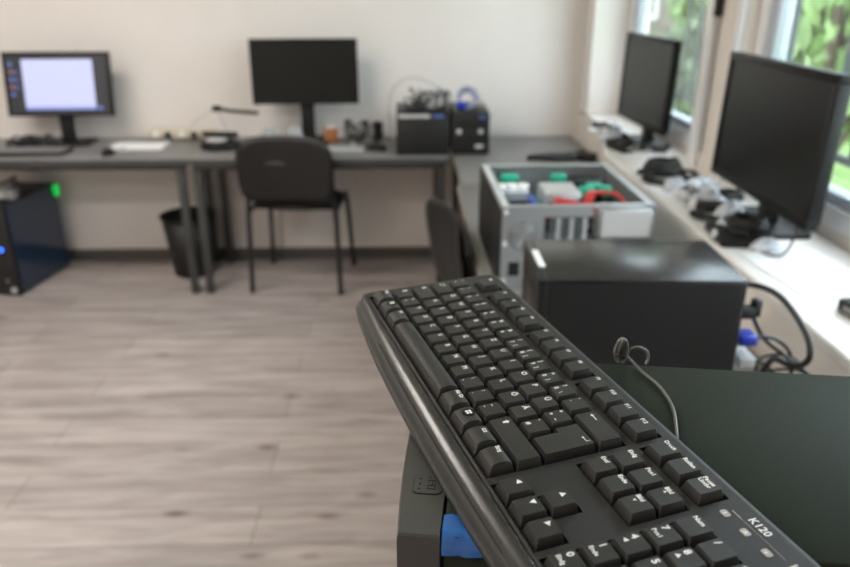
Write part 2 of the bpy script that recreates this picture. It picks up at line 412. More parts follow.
# icon panel on top of the bezel
ip = MB(); iz = TH+.0009
ip.prism(rrect(.0185, .019, .004, 4, .0165, .045), iz-.001, iz, M_blackm)
ip.prism(rrect(.0175, .018, .0036, 4, .0165, .045), iz-.001, iz+.0003, M_bezel)
for k in range(3): ip.cyl((.0115, .040+.005*k, iz+.0004), .0007, .0004, M_dark, n=10)
for (a, bb, c, dd) in ((.0165, 0.0400, .0215, 0.0406), (.0165, 0.0400, .0171, 0.0440), (.0209, 0.0400, .0215, 0.0470), (.0165, 0.0435, .0215, 0.0441), (.019, 0.0435, .0196, 0.0490), (.0165, 0.0485, .0215, 0.0491), (.0165, 0.0465, .0171, 0.0491), (.0165, 0.0515, .018, 0.0521), (.020, 0.0515, .0215, 0.0521)):
    ip.b2((a, bb, iz+.0002), (c, dd, iz+.0005), M_dark)
ip.build('port_cover', t)
fl = MB()
# film wrapped over the near top edge, slightly wavy
def film(x0, x1, y1, drop):
    n = 14; prof = [(y1, TH+.0006), (y1*.5, TH+.0012), (.003, TH+.0009), (-.0008, TH-.002), (-.0012, TH-drop)]
    top = []
    for i in range(n+1):
        x = x0+(x1-x0)*i/n
        top.append([(x, y + .0007*math.sin(i*2.1+j), z+.0005*abs(math.sin(i*1.7+j*2))) for j, (y, z) in enumerate(prof)])
    Q = []
    for A, B in zip(top, top[1:]):
        for k in range(len(prof)-1): Q.append([A[k], A[k+1], B[k+1], B[k]])
    fl.quads(Q, M_film); bmesh.ops.remove_doubles(fl.bm, verts=fl.bm.verts[:], dist=1e-5)
    for f in fl.bm.faces: f.smooth = True
film(BZ+.001, BZ+.066, .018, .013)
fl.build('protective_film', t, label='crumpled blue film on the near top edge')
fl = MB(); film(.266, .34, .004, .012); fl.build('protective_film', t, label='blue film at the far end of the near edge')
ft = MB()
for x in (.04, .44):
    for y in (.03, TW-.03): ft.cyl((x, y, .005), .014, .01, M_blackm)
ft.build('foot', t)
rp = MB(); rp.b2((TL, .01, .02), (TL+.002, TW-.01, TH-.01), M_steel)
for k in range(5): rp.b2((TL+.002, .04, .08+.02*k), (TL+.004, .16, .09+.02*k), M_steeld)
rp.build('rear_panel', t)

# ------------------------------------------------------------------ keyboard
U = .01905
kb = bpy.data.objects.new('computer_keyboard', None); C.objects.link(kb)
KX = Matrix(((.289, .957, -.0267, -.0356), (-.9573, .2886, -.018, .6408), (-.0095, .0308, .9995, 1.2261), (0, 0, 0, 1)))
kq = KX.to_3x3(); kq = kq.to_quaternion().to_matrix()
KO = Vector((-.0356, .6408, 1.2261)) + kq @ Vector((.214, .055, -.0135))
kb.location = KO; kb.rotation_euler = kq.to_euler()
OFF = Vector((-.214, -.055, .0135))   # key plate corner in the keyboard's own frame
tag(kb, 'black full-size keyboard with white German key legends lying on the computer tower', 'keyboard')
def kpos(u, v, w=0): return Vector((u, v, w))+OFF
U0, U1, VB = -.0155, .4435, .1345
def vf(u): 
    s = (u-.214)/.229
    return -.0255 + .0125*abs(s)**2.6
def outline():
    P = []
    n = 96; rc = .012; rf = .016
    P += [(U0+rf*(1-math.cos(R(a))), vf(U0)+rf*(1-math.sin(R(a)))) for a in (0, 25, 50, 72)]
    P += [(U0+rf*1.1+(U1-U0-2.2*rf)*k/n, vf(U0+rf*1.1+(U1-U0-2.2*rf)*k/n)) for k in range(n+1)]
    P += [(U1-rf*(1-math.cos(R(a))), vf(U1)+rf*(1-math.sin(R(a)))) for a in (72, 50, 25, 0)]
    P += [(U1-rc*(1-math.cos(R(a))), VB-rc*(1-math.sin(R(a)))) for a in (0, 20, 45, 70, 90)]
    P += [(U0+rc*(1-math.cos(R(a))), VB-rc*(1-math.sin(R(a)))) for a in (90, 70, 45, 20, 0)]
    return P
OP = outline(); N = len(OP)
def nrm(i):
    a, b = OP[i-1], OP[(i+1) % N]; t = Vector((b[0]-a[0], b[1]-a[1])); t.normalize(); return Vector((t.y, -t.x))
NR = [nrm(i) for i in range(N)]
def ring(df, ds, w, wf=None):
    g = []
    for i, p in enumerate(OP):
        n = NR[i]; k = min(1, max(0, (-n.y-.3)/.6)); k = k*k*(3-2*k)
        # keep the inner edge of the palm lip straight along the keys
        off = ds*(1-k); x = p[0]-n.x*off; y = p[1]-n.y*off
        y = y + k*((-.0028-p[1])*df)
        x = x - n.x*k*ds*.9
        g.append(tuple(kpos(x, y, w if wf is None else w*(1-k)+wf*k)))
    return g
kbm = MB()
kbm.loft([ring(.10, .003, -.0135), ring(.02, .0006, -.0118), ring(0, 0, -.0085), ring(.0, .0, -.0078),
          ring(.03, .0002, -.0066, -.0071), ring(.12, .0006, -.0048, -.0067), ring(.22, .0010, -.0032, -.0063), ring(.32, .0016, -.0018, -.0058)]
    + [ring(.84-.46*math.sin(R(a))/math.sin(R(62)), .0022+.0028*(1-a/62), -.0010*a/62, .0008-.0110*(1-math.cos(R(a)))*1.02) for a in (62, 54, 46, 38, 31, 24, 17, 10, 4)]
    + [ring(.90, .0056, 0, .0006), ring(.96, .0062, 0, -.0006), ring(1.0, .0070, 0, -.0020), ring(1.02, .0075, 0, -.0020), ring(1.05, .0080, 0, 0)], M_kbody)
body = kbm.build('case', kb)
G1, G2 = .405, .365
g1 = G1; NPU = 18+G1+G2
VF = 5.40
# group wells (u0,v0,u1,v1 in units)
wells = [(0, 0, 15, 5), (.38, VF, 1.49, VF+1), (2.15, VF, 6.22, VF+1), (6.54, VF, 10.58, VF+1), (10.93, VF, 15, VF+1), (15+g1, 0, 18+g1, 1), (16+g1, .5, 17+g1, 2), (15+g1, 3, 18+g1, 5), (15+g1-.04, VF, 18+g1-.02, VF+1), (NPU, 0, NPU+4, 5)]
cut = MB()
for (a, bb, c, dd) in wells:
    e = .0009
    cut.b2(kpos(a*U-e, bb*U-e, -.0045), kpos(c*U+e, dd*U+e, .01), M_well)
cu = cut.build('cutter')
bo = body.modifiers.new('wells', 'BOOLEAN'); bo.operation = 'DIFFERENCE'; bo.object = cu; bo.solver = 'EXACT'; bo.use_self = True
try: bo.material_mode = 'TRANSFER'
except Exception: pass
cu.parent = kb
bpy.context.view_layer.update()
dg = bpy.context.evaluated_depsgraph_get()
nm = bpy.data.meshes.new_from_object(body.evaluated_get(dg))
body.modifiers.clear(); body.data = nm
bpy.data.objects.remove(cu)
if not any(m is M_well for m in nm.materials): nm.materials.append(M_well)
wi = [i for i, m in enumerate(nm.materials) if m is M_well][0]
nm.materials.append(M_lip); li = len(nm.materials)-1
for p in nm.polygons:
    if p.center.y - OFF.y < -.0056 and p.center.z - OFF.z > -.0050: p.material_index = li
    if abs(p.center.z - (-.0045+OFF.z)) < 1e-4 and p.normal.z > .5: p.material_index = wi

ins_s, ins_f, ins_b, KH = .0023, .0024, .0011, .0052
def key_mesh(mb, u0, v0, w, h=1, hgt=KH, front=ins_f, shape=None, lip=False):
    """one keycap: skirt, sloping sides, dished top; returns the top rectangle"""
    g = .0005
    a, b_, c, d_ = u0*U+g, v0*U+g, (u0+w)*U-g, (v0+h)*U-g
    def rr(A, B, Cc, D, rad, z, dish=0):
        P = []
        for sx, sy, a0 in ((Cc-rad, D-rad, 0), (A+rad, D-rad, 90), (A+rad, B+rad, 180), (Cc-rad, B+rad, 270)):
            for k in range(4):
                t = R(a0+30*k); P.append(tuple(kpos(sx+rad*math.cos(t), sy+rad*math.sin(t), z)))
        return P
    def L(t, rad, z):
        return rr(a+ins_s*t, b_+front*t, c-ins_s*t, d_-ins_b*t, rad, z)
    if shape is None:
        R0 = [L(0, .0006, -.0038), L(.12, .0007, -.0015), L(.84, .0010, hgt-.0010), L(1.0, .0013, hgt-.0002)]
        mb.loft(R0, M_key, cap=True, smooth=True)
        # dished or domed top
        A, B, Cc, D = a+ins_s*1.0, b_+front*1.0, c-ins_s*1.0, d_-ins_b*1.0
    else:
        pass
    return A, B, Cc, D
def add_key(name, spec, parent=kb, label=None, mb=None):
    own = mb is None
    if own: mb = MB()
    u0, v0, w, h, leg = spec
    lip = v0 < .5 and u0 < 15 
    fr = .0034 if lip else ins_f
    if name == 'iso':
        # enter: wide upper part, set-back lower part
        g = .0005; U_ = U
        def poly(t):
            x0, x1 = 13.5*U+g+ins_s*t, 15*U-g-ins_s*t; xm = 13.75*U+g+ins_s*t
            y0, y1, ym = 2*U+g+ins_f*t, 4*U-g-ins_b*t, 3*U+g+ins_f*t*.6
            return [(xm, y0), (x1, y0), (x1, y1), (x0, y1), (x0, ym), (xm, ym)]
        mb.loft([[tuple(kpos(x, y, z)) for x, y in poly(t)] for t, z in ((0, -.0038), (.12, -.0015), (.90, KH-.0008), (1.0, KH-.0002))], M_key, smooth=False)
        A, B, Cc, D = 13.5*U+g+ins_s, 2*U+ins_f, 15*U-ins_s, 4*U-ins_b
    else:
        A, B, Cc, D = key_mesh(mb, u0, v0, w, h, front=fr)
        if lip:   # bottom row caps bulge upward towards the palm edge
            n = 8; rings = []
            for k in range(n+1):
                y = B+.0004+(D-B-.0008)*k/n; s = math.sin(PI*k/n)**.8*.0014
                rings.append([tuple(kpos(A+.0003, y, KH-.0006)), tuple(kpos(Cc-.0003, y, KH-.0006)), tuple(kpos(Cc-.0007, y, KH-.0002+s)), tuple(kpos(A+.0007, y, KH-.0002+s))])
            mb.loft(rings, M_key, smooth=False)
    z = KH+.00003+(.0010 if lip else 0)
    s1 = .0058
    def T(txt, x, y, size=s1, m=M_legend, bold=.00034):
        p = kpos(A+x, B+y, z); put_text(mb, txt, size, p.x, p.y, p.z, m, bold)
    def Q(pts, m=M_legend):
        mb.quads([[tuple(kpos(A+x, B+y, z)) for x, y in pts]], m)
    H_ = D-B
    if isinstance(leg, str) and leg:
        kind = leg[0]; body_ = leg[1:]
        if kind == 'L': T(body_, .0020, H_-.0062)                       # letter, upper left
        elif kind == 'W': # word(s)
            ws = body_.split('|')
            for i, q in enumerate(ws): T(q, .0008, H_-.0042-i*.0036, .0041, bold=.00026)
        elif kind == 'D':  # dual: upper, lower
            q = body_.split('|')
            T(q[0], .0014, H_-.0052, .0049, bold=.0003)
            T(q[1], .0014, H_-.0122, .0049, bold=.0003)
            if len(q) > 2: T(q[2], .0084, H_-.0122, .0045, M_legend, .0003)
        elif kind == 'N':  # numpad: number + small word
            q = body_.split('|'); T(q[0], .0016, H_-.0060, .0060)
            if len(q) > 1:
                if q[1] in 'UDLR': arrow(Q, .0036, H_-.0096, q[1], .0017)
                else: T(q[1], .0014, H_-.0116, .0038, bold=.0002)
        elif kind == 'A': arrow(Q, .0050, H_-.0040, body_, .0021)
        elif kind == 'E':
            Q([(.0195, H_-.0040), (.0200, H_-.0040), (.0200, H_-.0018), (.0195, H_-.0018)]); Q([(.0150, H_-.0046), (.0200, H_-.0046), (.0200, H_-.0040), (.0150, H_-.0040)])
            Q([(.0140, H_-.0043), (.0158, H_-.0055), (.0158, H_-.0031)])
        elif kind == 'B':
            Q([(.0045, H_-.0050), (.0105, H_-.0050), (.0105, H_-.0042), (.0045, H_-.0042)]); Q([(.0030, H_-.0046), (.0052, H_-.0062), (.0052, H_-.0030)])
        elif kind == 'S':
            Q([(.0048, H_-.0070), (.0068, H_-.0070), (.0068, H_-.0045), (.0048, H_-.0045)]); Q([(.0036, H_-.0045), (.0058, H_-.0020), (.0080, H_-.0045)])
        elif kind == 'T':
            for yy, sg in ((H_-.0035, 1), (H_-.0065, -1)):
                Q([(.003, yy-.0003), (.008, yy-.0003), (.008, yy+.0003), (.003, yy+.0003)])
                Q([(.0055+.0035*sg, yy), (.0055+.0018*sg, yy-.0011), (.0055+.0018*sg, yy+.0011)])
        elif kind == 'X':  # windows badge: round domed button with four panes
            c0 = kpos(A+.0070, B+H_-.0055, z)
            mb.cyl(c0+Vector((0, 0, .0001)), .0046, .0004, M_black, n=24)
            for i in (0, 1):
                for j in (0, 1):
                    x0 = c0.x-.0021+i*.0022; y0 = c0.y-.0021+j*.0022
                    mb.quads([[(x0, y0+.0002*i, c0.z+.0004), (x0+.0019, y0+.0004, c0.z+.0004), (x0+.0019, y0+.0021, c0.z+.0004), (x0, y0+.0019, c0.z+.0004)]], M_legend)
        elif kind == 'M':
            Q([(.0040, H_-.0078), (.0085, H_-.0078), (.0085, H_-.0022), (.0040, H_-.0022)])
            mb.quads([[tuple(kpos(A+x, B+y, z+.00006)) for x, y in ((.0046, H_-.0070+i*.0016), (.0079, H_-.0070+i*.0016), (.0079, H_-.0062+i*.0016), (.0046, H_-.0062+i*.0016))] for i in range(3)], M_key)
    if own:
        o = mb.build('key', parent, label=label); o.data.set_sharp_from_angle(angle=R(38)); return o
def arrow(Q, cx, cy, dr, s):
    P = {'U': [(-s, -s*.8), (s, -s*.8), (0, s)], 'D': [(-s, s*.8), (0, -s), (s, s*.8)], 'L': [(s*.8, s), (-s, 0), (s*.8, -s)], 'R': [(-s*.8, s), (-s*.8, -s), (s, 0)]}[dr]
    Q([(cx+a, cy+b) for a, b in P])
KEYS = []
def row(v, u, items):
    for it in items:
        w, leg = it if isinstance(it, tuple) else (1, it)
        if leg is not None: KEYS.append((u, v, w, 1, leg))
        u += w
row(0, 0, [(1.25, 'WStrg'), (1.25, 'X'), (1.25, 'WAlt'), (6.25, ' '), (1.25, 'WAlt Gr'), (1.25, 'X'), (1.25, 'M'), (1.25, 'WStrg')])
row(1, 0, [(1.25, 'S'), 'D>|<||', 'LY', 'LX', 'LC', 'LV', 'LB', 'LN', 'LM', 'D;|,', 'D:|.', 'D_|-', (2.75, 'S')])
KEYS[9] = (1.25, 1, 1, 1, 'D>|<')
row(2, 0, [(1.75, 'S'), 'LA', 'LS', 'LD', 'LF', 'LG', 'LH', 'LJ', 'LK', 'LL', 'L\u00d6', 'L\u00c4', "D'|#"])
row(3, 0, [(1.5, 'T'), 'LQ', 'LW', 'LE', 'LR', 'LT', 'LZ', 'LU', 'LI', 'LO', 'LP', 'L\u00dc', 'D*|+|~'])
row(4, 0, ['D\u00b0|^', 'D!|1', 'D"|2', 'D\u00a7|3', 'D$|4', 'D%|5', 'D&|6', 'D/|7|{', 'D(|8|[', 'D)|9|]', 'D=|0|}', 'D?|\u00df|\\', 'D`|\u00b4', (2, 'B')])
row(VF, .40, [(1.07, 'WEsc')])
row(VF, 2.18, ['WF1', 'WF2', 'WF3', 'WF4']); row(VF, 6.56, ['WF5', 'WF6', 'WF7', 'WF8']); row(VF, 10.95, [(1.01, 'WF9'), (1.01, 'WF10'), (1.01, 'WF11'), (1.02, 'WF12')])
n15 = 15+g1
row(VF, n15-.03, ['WDruck', 'WRollen', 'WPause|Untbr'])
row(4, n15, ['WEinfg', 'WPos1', 'WBild|  ^']); row(3, n15, ['WEntf', 'WEnde', 'WBild|  v'])
row(0, n15, ['AL', 'AD', 'AR']); row(1, n15+1, ['AU'])
row(4, NPU, ['WNum', 'L/', 'L*', 'L-']); row(3, NPU, ['N7|Pos1', 'N8|U', 'N9|Bild']); row(2, NPU, ['N4|L', 'N5', 'N6|R'])
row(1, NPU, ['N1|Ende'])
for s in KEYS: add_key('k', s)
KEYS_LEFT = [(NPU+1, 1, 1, 1, 'N2|D'), (NPU+2, 1, 1, 1, 'N3|Bild'), (NPU, 0, 2, 1, 'N0|Einfg'), (NPU+2, 0, 1, 1, 'N,|Entf'), (NPU+3, 0, 1, 2, ' '), (NPU+3, 2, 1, 2, 'L+')]
add_key('iso', (13.5, 2, 1.5, 2, 'E'))
mb = MB()
for s in KEYS_LEFT: add_key('k', s, mb=mb)
mb.build('numpad_keys', kb, kind='stuff')
# status lights and printing on the case
st = MB()
for u, sy in ((.3605, '1'), (.3767, 'A'), (.3929, 'v')):
    st.prism([tuple((kpos(x, y)).xy) for x, y in rrect(.0058, .0042, .0012, 3, u, .1125)], OFF.z+.00002, OFF.z+.0004, M_legdim)
    p = kpos(u-.0012, .1110, .00045); put_text(st, sy, .0038, p.x, p.y, p.z, M_white, .0002)
p = kpos(0, 0)
st.b2(kpos(.360, .1176, .0001), kpos(.367, .1180, .0003), M_lgrey); st.b2(kpos(.3672, .1177, .0001), kpos(.400, .1179, .0002), M_legdim)
st.build('status_lights', kb)
lo = MB(); p = kpos(.3685, .1205, .0001); put_text(lo, 'K120', .0068, p.x, p.y, p.z, M_white, .0003)
lo.build('model_lettering', kb)
lo = MB(); p = kpos(.4040, .1160, .0001); put_text(lo, 'logitech', .0070, p.x, p.y, p.z, M_white, .0003)
lo.build('brand_lettering', kb)
fe = MB()
for u in (.05, .36): fe.b2(kpos(u, .112, -.0175), kpos(u+.02, .130, -.0130), M_blackm, .001)
fe.build('tilt_feet', kb)
# keyboard cable: leaves the rear edge, arcs to a tied bundle behind
KI = (Matrix.Translation(KO) @ kq.to_4x4()).inverted()
def W2K(p): return tuple(KI @ Vector(p))
def PW(*P): return [W2K(p) for p in P]
cb = MB()
e0 = (Matrix.Translation(KO) @ kq.to_4x4()) @ Vector(kpos(.286, VB-.002, -.006))
TZ = 1.2098
cb.tube(PW(e0, (e0.x+.008, e0.y+.014, TZ+.004), (.187, .433, TZ+.001), (.1955, .466, TZ), (.1955, .496, TZ), (.189, .520, TZ), (.184, .532, TZ+.003), (.180, .536, TZ+.006)), .0012, M_cableg)
for i, (x, y, a, h) in enumerate(((.1690, .5370, .0030, .020), (.1705, .5390, .0042, .0185), (.1715, .5350, .0036, .021), (.1730, .5375, .0028, .0175), (.1710, .5405, .0046, .0195))):
    P = []
    for k in range(14):
        th = 2*PI*k/14; P.append((x+.005+a*math.cos(th), y+.0012*math.sin(2*th), TZ+.0005+h/2+h/2*math.sin(th)))
    cb.tube(PW(*P), .00115, M_cableg, closed=True, sub=4)
cb.tube(PW((0.1790, .536, TZ+.008), (0.1830, .536, TZ+.0125), (0.1900, .537, TZ+.0135), (0.1965, .536, TZ+.010), (0.1980, .535, TZ+.004), (0.1960, .533, TZ)), .0012, M_cableg)
cb.tube(PW((0.1710, .5375, TZ+.007), (0.1760, .5335, TZ+.0068), (0.1810, .5375, TZ+.007), (0.1760, .542, TZ+.0072)), .0012, M_blackm, closed=True, sub=4)
cb.build('usb_cable', kb, label='grey cable tied into an upright bundle')

# ------------------------------------------------------------------ second black tower
def monitor_base(): pass
t = thing('computer_tower', 'plain black computer tower with a short white stripe behind the keyboard', 'computer', (.216, 1.120, DZ), R(-2.0))
h = 1.049-DZ
b = MB(); b.b2((.0157, 0, .012), (.345, .21, h), M_t2, .0015); b.b2((.02, -.0012, .02), (.34, 0, h-.006), M_t2m); b.build('case', t)
b = MB(); b.b2((0, 0, .01), (.0155, .21, h), M_t2, .0015); b.build('front_bezel', t)
b = MB(); b.box((.013, .105, h+.0004), (.012, .085, .0012), M_white, .0005, rz=R(2)); b.build('badge', t, label='white stripe badge')
b = MB(); b.b2((.345, .012, .02), (.347, .198, h-.008), M_steeld); b.b2((.347, .03, .19), (.350, .18, .29), M_grey); b.b2((.347, .02, .06), (.351, .06, .17), M_silver); b.build('rear_panel', t)
b = MB()
for x in (.04, .31):
    for y in (.03, .18): b.cyl((x, y, .006), .012, .012, M_blackm)
b.build('foot', t)
# cables behind it
t = thing('display_plug', 'blue display plug with black cable at the rear of the plain black tower', 'plug', (.575, 1.150, .925))
b = MB(); b.box((.018, .0, .0), (.030, .038, .018), M_blue, .003); b.build('housing', t)
b = MB(); b.tube([(.033, 0, 0), (.075, .0, -.005), (.115, .01, -.05), (.13, .03, -.15), (.10, .04, -.198), (.05, .05, -.200)], .0035, M_cable); b.build('cord', t)
t = thing('serial_plug', 'pale plug below the blue one at the rear of the black tower', 'plug', (.575, 1.150, .885))
b = MB(); b.box((.018, 0, 0), (.03, .05, .02), M_lgrey, .003); b.build('housing', t)
b = MB(); b.tube([(.033, 0, 0), (.07, -.01, -.02), (.10, -.01, -.08), (.14, .02, -.160), (.16, .08, -.161)], .003, M_cable); b.build('cord', t)
t = thing('power_cable', 'thick black power cable looping from the tower towards the window wall', 'cable', (.575, 1.20, 1.0))
b = MB(); b.box((.012, 0, -.03), (.024, .028, .03), M_cable, .004); b.build('plug', t)
b = MB(); b.tube([(.0, .02, -.004), (.035, -.01, .008), (.045, -.07, .018), (.045, -.13, .014), (.045, -.185, -.005), (.045, -.205, -.030), (.045, -.19, -.055), (.045, -.15, -.075), (.05, -.09, -.10), (.05, -.05, -.18), (.06, 0, -.272)], .0052, M_cable); b.build('cord', t)
t = thing('power_cable', 'short black cable with an angled plug hanging behind the black tower', 'cable', (.575, 1.17, .965))
b = MB(); b.box((.018, 0, .0), (.036, .02, .024), M_cable, .005); b.box((.038, 0, .008), (.018, .018, .034), M_cable, .005); b.build('plug', t)
b = MB(); b.tube([(.036, 0, -.01), (.06, -.01, -.05), (.10, -.03, -.08), (.14, -.06, -.12), (.12, -.10, -.20)], .004, M_cable); b.build('cord', t)
t = thing('network_cable', 'tangled thin dark cables lying behind the black tower', 'cable', (.60, 1.10, DZ+.004))
b = MB()
for k in range(5):
    b.tube([(.01+.02*k, .02*k, .0), (.06, .04+.02*k, .03+.02*k), (.12, -.02+.03*k, .09+.01*k), (.15, .06, .06), (.10, .10-.02*k, .02)], .0028, M_cable)
b.build('cord', t)

# ------------------------------------------------------------------ opened case
t = thing('open_computer_case', 'opened steel computer case lying flat with its insides showing', 'computer', (.254, 1.885, DZ), R(.8))
W, L, h = .415, .50, .232
b = MB(); th = .003
b.b2((0, 0, .0), (W, L, th), M_steel)                              # bottom
b.b2((.0, 0, th), (th, L, h), M_steel); b.b2((W-th, 0, th), (W, L, h), M_steel)
b.b2((th, L-th, th), (W-th, L, h), M_steel)
b.b2((0, 0, h-.002), (.020, L, h+.001), M_silver); b.b2((W-.020, 0, h-.002), (W, L, h+.001), M_steel)   # rim flanges
b.b2((.02, L-.03, h-.002), (W-.02, L, h+.001), M_steel); b.b2((.02, 0, h-.002), (W-.02, .018, h+.001), M_steel)
b.b2((th, 0, th), (.115, th, h-.002), M_steel); b.b2((.115, 0, h-.03), (.245, th, h-.002), M_steel); b.b2((.115, 0, th), (.245, th, .05), M_steel); b.b2((.245, 0, th), (W-th, th, h-.1), M_steel)
b.build('chassis', t)
b = MB(); b.b2((-.006, -.004, .0), (-.0005, L, h-.01), M_blackm, .001); b.build('side_panel', t, label='black side panel')
for z in (h-.015, h*.55, .02):
    MB().cyl((.010, -.003, z), .006, .006, M_white, 'Y', 12).build('thumbscrew', t)
g = MB(); g.cyl((.060, -.0012, .150), .042, .003, M_grey, 'Y', 28)
for k in range(5): g.tube([(.060+.0075*(k+.6)*math.cos(a), -.004, .150+.0075*(k+.6)*math.sin(a)) for a in [i*2*PI/16 for i in range(16)]], .0012, M_steel, closed=True, sub=1)
g.build('fan_grille', t)
g = MB(); g.b2((.022, -.003, .035), (.052, .001, .075), M_dark); g.b2((.060, -.003, .03), (.10, .001, .09), M_silver); g.build('port_plate', t)
for k in range(6):
    MB().b2((.130+.018*k, .001, .055), (.143+.018*k, .004, h-.034), M_silver if k % 2 else M_steeld).build('slot_cover', t)
p = MB(); p.b2((.262, -.012, h-.09), (.405, .06, h-.008), M_steel, .003); p.b2((.27, -.0135, h-.082), (.398, -.0118, h-.012), M_lgrey); p.build('power_supply', t)
b = MB(); b.b2((.015, .02, .006), (.25, .30, .010), M_pcb); 
for k in range(4): b.b2((.18+.012*k, .06, .010), (.184+.012*k, .19, .045), M_pcb)
b.b2((.03, .10, .01), (.06, .24, .03), M_steeld)
b.build('mainboard', t)
b = MB(); b.cyl((.095, .17, .05), .045, .07, M_silver, n=20); b.cyl((.095, .17, .09), .042, .012, M_blackm, n=20); b.build('cpu_cooler', t)
b = MB(); b.b2((.02, .235, .15), (.112, .33, h-.025), M_silver); 
for k in range(3): b.cyl((.035+.034*k, .285, h-.022), .017, .02, M_white, n=18)
b.b2((.022, .232, .12), (.110, .2349, h-.05), M_dark); b.b2((.05, .228, .14), (.085, .2318, h-.07), M_silver); b.build('drive_cage', t, label='light drive cage with round scallops')
b = MB(); b.b2((.155, .195, .10), (.262, .33, h-.02), M_silver, .002)
for k in range(6): b.b2((.162+.017*k, .195, h-.02), (.172+.017*k, .32, h-.016), M_lgrey)
b.b2((.160, .191, .10), (.258, .1945, h-.045), M_dark); b.b2((.19, .188, .12), (.225, .1908, h-.07), M_steeld)
b.build('drive_bay', t)
b = MB(); b.b2((.115, .10, .05), (.127, .28, h-.04), M_blue); b.b2((.130, .10, .05), (.137, .28, h-.045), M_pcb); b.build('graphics_card', t, label='blue expansion card')
for (x, y, w_) in ((.05, .42, .06), (.27, .26, .045), (.30, .30, .05), (.215, .42, .05), (.335, .265, .035)):
    m = MB(); m.box((x+w_/2, y, h-.03), (w_, .035, .03), M_green, .006); m.build('clip', t, label='green plastic clip')
b = MB(); b.b2((.27, .38, .10), (.38, .46, h-.03), M_blackm, .004); b.build('speaker_box', t)
b = MB()
for k in range(4): b.tube([(.28, .10, .17), (.24-.02*k, .14+.01*k, .200), (.20, .165+.008*k, .195), (.17-.02*k, .16+.01*k, .14)], .0035, M_red)
for k in range(3): b.tube([(.255+.01*k, .145, .18), (.28+.01*k, .20, .212), (.32, .225-.01*k, .21), (.36, .16+.012*k, .215), (.395, .12, .17)], .004, M_red)
b.build('red_cable', t)
b = MB()
for k in range(6): b.tube([(.30+.01*k, .13, .16), (.30-.01*k, .18+.02*k, .13), (.24+.03*k, .24, .10), (.22, .28, .05)], .003, M_cable)
b.build('black_cable', t)

# ------------------------------------------------------------------ chairs
def shell(mb, w, h, th, m, curve=.05, bow=.02, n=14, expo=3.2, X=None):
    """curved rounded panel in local x (width), z (height); y bends"""
    F, B = [], []
    for j in range(n+1):
        v = -1+2*j/n; rf, rb = [], []
        for i in range(n+1):
            u = -1+2*i/n
            # squircle mapping
            k = (abs(u)**expo+abs(v)**expo)**(1/expo) or 1; mx = max(abs(u), abs(v)) or 1
            x, z = u*mx/k, v*mx/k
            y = -curve*(x*x) + bow*z*z
            edge = max(abs(u), abs(v)); t = th/2*math.sqrt(max(0, 1-edge**6))+.0015
            rf.append(mb.bm.verts.new((x*w/2, y-t, z*h/2))); rb.append(mb.bm.verts.new((x*w/2, y+t, z*h/2)))
        F.append(rf); B.append(rb)
    nf = []
    for j in range(n):
        for i in range(n):
            nf.append(mb.bm.faces.new((F[j][i], F[j][i+1], F[j+1][i+1], F[j+1][i]))); nf.append(mb.bm.faces.new((B[j][i], B[j+1][i], B[j+1][i+1], B[j][i+1])))
    bd = [(0, i) for i in range(n)]+[(j, n) for j in range(n)]+[(n, n-i) for i in range(n)]+[(n-j, 0) for j in range(n)]
    for a, b in zip(bd, bd[1:]+bd[:1]): nf.append(mb.bm.faces.new((F[a[0]][a[1]], B[a[0]][a[1]], B[b[0]][b[1]], F[b[0]][b[1]])))
    mb._post([v for r in F+B for v in r], nf, m, True, X)
def chair(loc, rz, label):
    """faces +y; origin on the floor under the seat centre"""
    t = thing('stacking_chair', label, 'chair', loc, rz, 'black stacking chairs')
    s = MB(); shell(s, .45, .42, .035, M_chair2, .0, .0, X=Matrix.Translation((0, 0, .455)) @ Matrix.Rotation(PI/2, 4, 'X')); s.build('seat', t)
    b = MB(); shell(b, .475, .35, .022, M_chair, .045, .0, expo=4.6, X=Matrix.Translation((0, -.230, .662)) @ Matrix.Rotation(R(9), 4, 'X')); b.build('backrest', t)
    for sx in (-1, 1):
        g = MB(); g.tube([(sx*.235, -.215, .010), (sx*.228, -.205, .25), (sx*.222, -.200, .45), (sx*.200, -.224, .60), (sx*.19, -.250, .74)], .0135, M_chairleg); g.build('rear_leg', t)
        g = MB(); g.tube([(sx*.235, .225, .010), (sx*.225, .205, .25), (sx*.215, .175, .43), (sx*.215, .12, .440), (sx*.218, -.19, .438)], .0135, M_chairleg); g.build('front_leg', t)
        for yy in (-.215, .225): MB().cyl((sx*.235, yy, .012), .014, .024, M_blackm, n=14).build('rubber_foot', t)
    g = MB(); g.tube([(-.215, -.12, .436), (.215, -.12, .436)], .008, M_chairleg); g.tube([(-.215, .14, .436), (.215, .14, .436)], .008, M_chairleg); g.build('seat_rail', t)
    return t
chair((-.565, 3.79, 0), R(-5), 'black stacking chair pushed up to the back wall desk')
chair((.394, 2.335, 0), R(-79), 'black stacking chair tucked under the side desk, only its back showing')

# ------------------------------------------------------------------ bin
t = thing('waste_bin', 'black plastic waste bin on the floor between the desk legs', 'bin', (-1.20, 3.90, 0))
n = 32
def circ(r, z): return [(r*math.cos(2*PI*k/n), r*math.sin(2*PI*k/n), z) for k in range(n)]
b = MB(); b.loft([circ(.088, .02), circ(.095, .0), circ(.105, .0), circ(.142, .335), circ(.136, .335), circ(.100, .012), circ(.0005, .012)], M_blackm); b.build('bucket', t)
b = MB(); b.tube([(.146*math.cos(2*PI*k/n), .146*math.sin(2*PI*k/n), .335) for k in range(n)], .007, M_black, closed=True, sub=1); b.build('rim', t)

